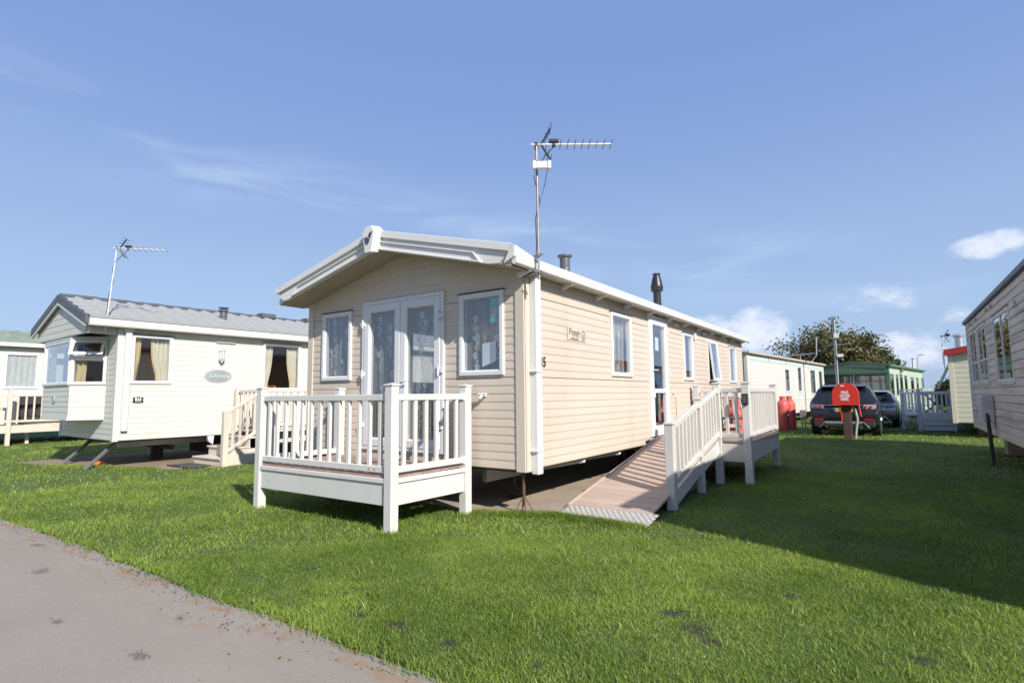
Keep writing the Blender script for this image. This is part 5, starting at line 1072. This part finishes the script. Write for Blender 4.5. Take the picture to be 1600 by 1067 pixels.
tree('broad brown leaved tree behind the tall grey pole', (-.3, 43.5, 0), 6.9, .9, lm1, 8, dens=7, leaf=.12, stems=3)
tree('lower rounded dark green tree right of the autumn trees', (1.75, 45, 0), 5.6, .8, lm2, 14, dens=12, leaf=.12, stems=3)
bsh = tree('green shrub with red berries between green and cream caravans', (6.35, 40, 0), 2.3, .9, lm3, 21, depth=4, dens=22, leaf=.10, name='berry_bush', stems=4)
rr = random.Random(4); bm_ = MB()
for _ in range(260):
    c = (rr.gauss(-.1, .33), rr.gauss(-.3, .3), rr.uniform(.8, 1.75)); r0 = .04; bm_.add([(c[0]+r0, c[1], c[2]), (c[0]-r0, c[1], c[2]), (c[0], c[1]+r0, c[2]), (c[0], c[1]-r0, c[2]), (c[0], c[1], c[2]+r0), (c[0], c[1], c[2]-r0)], [(0, 2, 4), (2, 1, 4), (1, 3, 4), (3, 0, 4), (2, 0, 5), (1, 2, 5), (3, 1, 5), (0, 3, 5)])
tag(bm_.build('berries', M('berry_red', (.42, .03, .035), .5), bsh), kind='stuff')
tree('dark leafy bush right behind the berry shrub', (7.6, 44, 0), 2.45, 1.0, lm2, 31, depth=4, dens=20, leaf=.12, name='leafy_bush', stems=4)

# ================================================================ GRASS
bmat = bpy.data.materials.new('grass_blade'); bmat.use_nodes = True; k = NT(bmat.node_tree); p = bmat.node_tree.nodes['Principled BSDF']
ge = k.n('ShaderNodeNewGeometry'); gi = ge.outputs['Random Per Island']; gp_ = ge.outputs['Position']
c = k.mix(k.rng(k.noise(gp_, .7, 4, .6), .36, .64, 0, 1, True), (.150, .245, .022, 1), (.325, .430, .060, 1))
c = k.mix(k.rng(k.noise(gp_, 5, 4, .6), .45, .7, 0, .5, True), c, (.25, .34, .08, 1))
c = k.mix(k.rng(k.noise(gp_, 1.7, 5, .65), .58, .72, 0, .3, True), c, (.36, .38, .14, 1))
c = k.mix(k.rng(gi, .78, 1, 0, .75), c, (.36, .36, .17, 1)); c = k.mix(k.rng(gi, 0, .3, .6, 0), c, (.05, .105, .012, 1))
k.link(c, p.inputs['Base Color']); p.inputs['Roughness'].default_value = .42; p.inputs['Specular IOR Level'].default_value = .4
tl = k.n('ShaderNodeBsdfTranslucent'); k.link(c, tl.inputs[0]); mx = k.n('ShaderNodeMixShader'); mx.inputs[0].default_value = .42
k.link(p.outputs[0], mx.inputs[1]); k.link(tl.outputs[0], mx.inputs[2]); k.link(mx.outputs[0], bmat.node_tree.nodes['Material Output'].inputs[0])
rng = np.random.default_rng(5)
def inside(x, y, poly):
    r = np.zeros(len(x), bool); n = len(poly)
    for i in range(n):
        x1, y1 = poly[i]; x2, y2 = poly[(i+1) % n]
        cnd = ((y1 > y) != (y2 > y)) & (x < (x2-x1)*(y-y1)/(y2-y1+1e-12)+x1); r ^= cnd
    return r
edge_np = lambda x: -2.9+.016*np.sin(x*1.7)+.012*np.sin(x*4.3+1)+.010*np.sin(x*11+2)
def blades(name, x, y, hgt, wid, mat, lean=.45, zoff=0., flat=0.):
    n = len(x); a = rng.uniform(0, 2*np.pi, n); L_ = rng.uniform(0, 2*np.pi, n); ln = hgt*np.abs(rng.normal(lean, .3, n))
    z = .012+.012*np.sin(x*.9+.4)*np.sin(y*.7)+.006*np.sin(x*3.1+y*2.3)-.004+zoff
    dx, dy = np.cos(a)*wid/2, np.sin(a)*wid/2; lx, ly = np.cos(L_)*ln, np.sin(L_)*ln
    V = np.empty((n, 5, 3)); h2 = hgt
    V[:, 0] = np.stack([x-dx, y-dy, z], 1); V[:, 1] = np.stack([x+dx, y+dy, z], 1)
    V[:, 2] = np.stack([x+dx*.8+lx*.35, y+dy*.8+ly*.35, z+h2*.6], 1); V[:, 3] = np.stack([x-dx*.8+lx*.35, y-dy*.8+ly*.35, z+h2*.6], 1)
    V[:, 4] = np.stack([x+lx, y+ly, z+h2*rng.uniform(.8, 1.05, n)], 1)
    b = np.arange(n)[:, None]*5; loops = np.concatenate([b+np.array([[0, 1, 2, 3]]), b+np.array([[3, 2, 4]])], 1).ravel()
    me = bpy.data.meshes.new(name); me.vertices.add(n*5); me.vertices.foreach_set('co', V.ravel()); me.loops.add(n*7); me.loops.foreach_set('vertex_index', loops.astype(np.int32))
    me.polygons.add(n*2); st_ = (np.arange(n)[:, None]*7+np.array([[0, 4]])).ravel(); me.polygons.foreach_set('loop_start', st_.astype(np.int32))
    me.polygons.foreach_set('loop_total', np.tile([4, 3], n).astype(np.int32)); me.polygons.foreach_set('use_smooth', np.ones(n*2, bool)); me.update(calc_edges=True); me.materials.append(mat)
    return mesh_obj(name, me)
CX, CY = 3.2175, -4.908
def scatter(n, r0, r1, gap=True):
    "points in the camera's wide field of view (with a margin), ring r0..r1, off the pads"
    th = np.radians(rng.uniform(-34.4-56, -34.4+58, n)); r = np.sqrt(rng.uniform(r0*r0, r1*r1, n)); x = CX+r*np.sin(th); y = CY+r*np.cos(th)
    ok = y > edge_np(x)+rng.normal(0, .022, n)-.02
    for P in PADS: ok &= ~inside(x+rng.normal(0, .02, n), y+rng.normal(0, .02, n), P)
    ok &= ~((x > RX0) & (x < RX1+.13) & (y > .34) & (y < 3.5))
    return x[ok], y[ok]
def patch(x, y): return .5+.5*np.sin(x*1.9+1.3*np.sin(y*1.4))*np.sin(y*2.3+1.1*np.sin(x*1.1+2))
G_ = []
for n, r0, r1, h, w in ((520000, 1.5, 5.2, .025, .0032), (280000, 5.2, 10.5, .034, .006), (120000, 10.5, 22, .05, .012), (26000, 22, 45, .07, .03)):
    x, y = scatter(n, r0, r1); keep = rng.uniform(0, 1, len(x)) < .62+.38*patch(x, y)
    for mx_, my_, mr_ in MUD: keep &= ~((np.hypot(x-mx_, (y-my_)*1.25) < mr_*(1.0+.25*np.sin(x*31+y*17))) & (rng.uniform(0, 1, len(x)) < .78))
    x, y = x[keep], y[keep]
    hh = h*rng.uniform(.55, 1.25, len(x))*(.62+.45*patch(x*1.7+3, y*1.7)+.35*patch(x*5.1+1, y*4.3)); G_.append((x, y, hh, w*rng.uniform(.7, 1.3, len(x))))
xs_, ys_, hs_, ws_ = (np.concatenate([g[i] for g in G_]) for i in range(4))
tag(blades('grass', xs_, ys_, hs_, ws_, bmat, lean=.8), 'short sunlit green lawn grass around the caravans', 'grass', kind='stuff')
# longer tufts round the posts, along the pads and the plate
tx, ty = [], []
def tuft(x, y, n, s_): tx.append(rng.normal(x, s_, n)); ty.append(rng.normal(y, s_, n))
for p_ in (A, B, C, R1, RM, RT, Q2, Q3): tuft(p_[0]+.02, p_[1]-.07, 240, .07)
for t in np.linspace(0, 1, 40):
    tuft(-.6+t*.85, -.06+t*.30, 130, .05); tuft(.18+t*.98, .24, 110, .045); tuft(1.19, .5+t*2.9, 90, .05); tuft(-10.2+t*2.3, -1.02+t*.85, 90, .06)
ux, uy = scatter(700, 1.6, 9.)
for a_, b_ in zip(ux, uy): tuft(a_, b_, 22, .035)
for a_ in np.linspace(-7, 2.4, 90): tuft(a_, -2.9+rng.normal(0, .02), 26, .035)
tx, ty = np.concatenate(tx), np.concatenate(ty); ok = ~((tx > RX0-.02) & (tx < RX1+.13) & (ty > .31) & (ty < 3.5))
for p_ in (A, B, C, R1, RM, RT, Q2, Q3): ok &= ~((abs(tx-p_[0]) < .052) & (abs(ty-p_[1]) < .052))
tx, ty = tx[ok], ty[ok]
tag(blades('long_grass', tx, ty, rng.uniform(.03, .075, len(tx)), rng.uniform(.003, .006, len(tx)), bmat, lean=.55), 'longer uncut grass tufts along posts and concrete edges', 'grass', kind='stuff')
# fallen leaves and moss on the road edge
def flakes(name, n, fx, fy, smin, smax, m, zz=.006):
    mb = MB()
    for _ in range(n):
        x, y = fx(), fy(); s_ = random.uniform(smin, smax); a = random.uniform(0, 6.28); N = random.randint(5, 8); z = -.010+zz+random.uniform(0, .004)
        asp = random.uniform(.4, .9); pts = []
        for i in range(N):
            t = 2*math.pi*i/N; r_ = s_*random.uniform(.6, 1.15); px, py = r_*math.cos(t), r_*asp*math.sin(t); pts.append((x+px*math.cos(a)-py*math.sin(a), y+px*math.sin(a)+py*math.cos(a), z+random.uniform(0, .35)*min(s_, .02)))
        mb.add(pts, [tuple(range(N))])
    return tag(mb.build(name, m, recalc=False), 'brown fallen leaf fragments scattered along the road edge', 'leaf litter', kind='stuff')
lit = leaf_mat('leaf_litter', ((.30, .17, .07, 1), (.20, .11, .05, 1), (.33, .22, .12, 1)))
cl = [(random.uniform(-7, 3), random.gauss(0, .07)) for _ in range(26)]
def fxy():
    if random.random() < .8: c_ = random.choice(cl); x = random.gauss(c_[0], .16); return x, -2.93-abs(random.gauss(0, .05))-abs(c_[1])
    return random.uniform(-7, 4), -2.9-abs(random.gauss(0, .35))
_p = [None]
def fx(): _p[0] = fxy(); return _p[0][0]
flakes('leaf_litter', 620, fx, lambda: _p[0][1], .003, .012, lit)
def fx2(): _p[0] = random.choice(MOSS); return random.gauss(_p[0][0], _p[0][2]*.5)
flakes('moss_litter', 260, fx2, lambda: random.gauss(_p[0][1], _p[0][2]*.3), .002, .006, leaf_mat('moss', ((.09, .08, .03, 1), (.13, .10, .05, 1), (.06, .055, .02, 1))))
bpy.data.objects['moss_litter']['label'] = 'dark mossy crumbs in small patches on the grey road'

GROUPS = dict(static_caravan='static caravans on the park pitches', gas_cylinder='red gas cylinders', television_aerial='roof aerials on masts', leafy_tree='trees beyond the far caravans',
              parked_car='cars parked in line on the grass', dining_chair='wooden chairs inside the pale green caravan')
for o_ in list(SC.objects):
    b_ = o_.name.split('.')[0]
    if o_.parent is None and b_ in GROUPS: o_['group'] = GROUPS[b_]
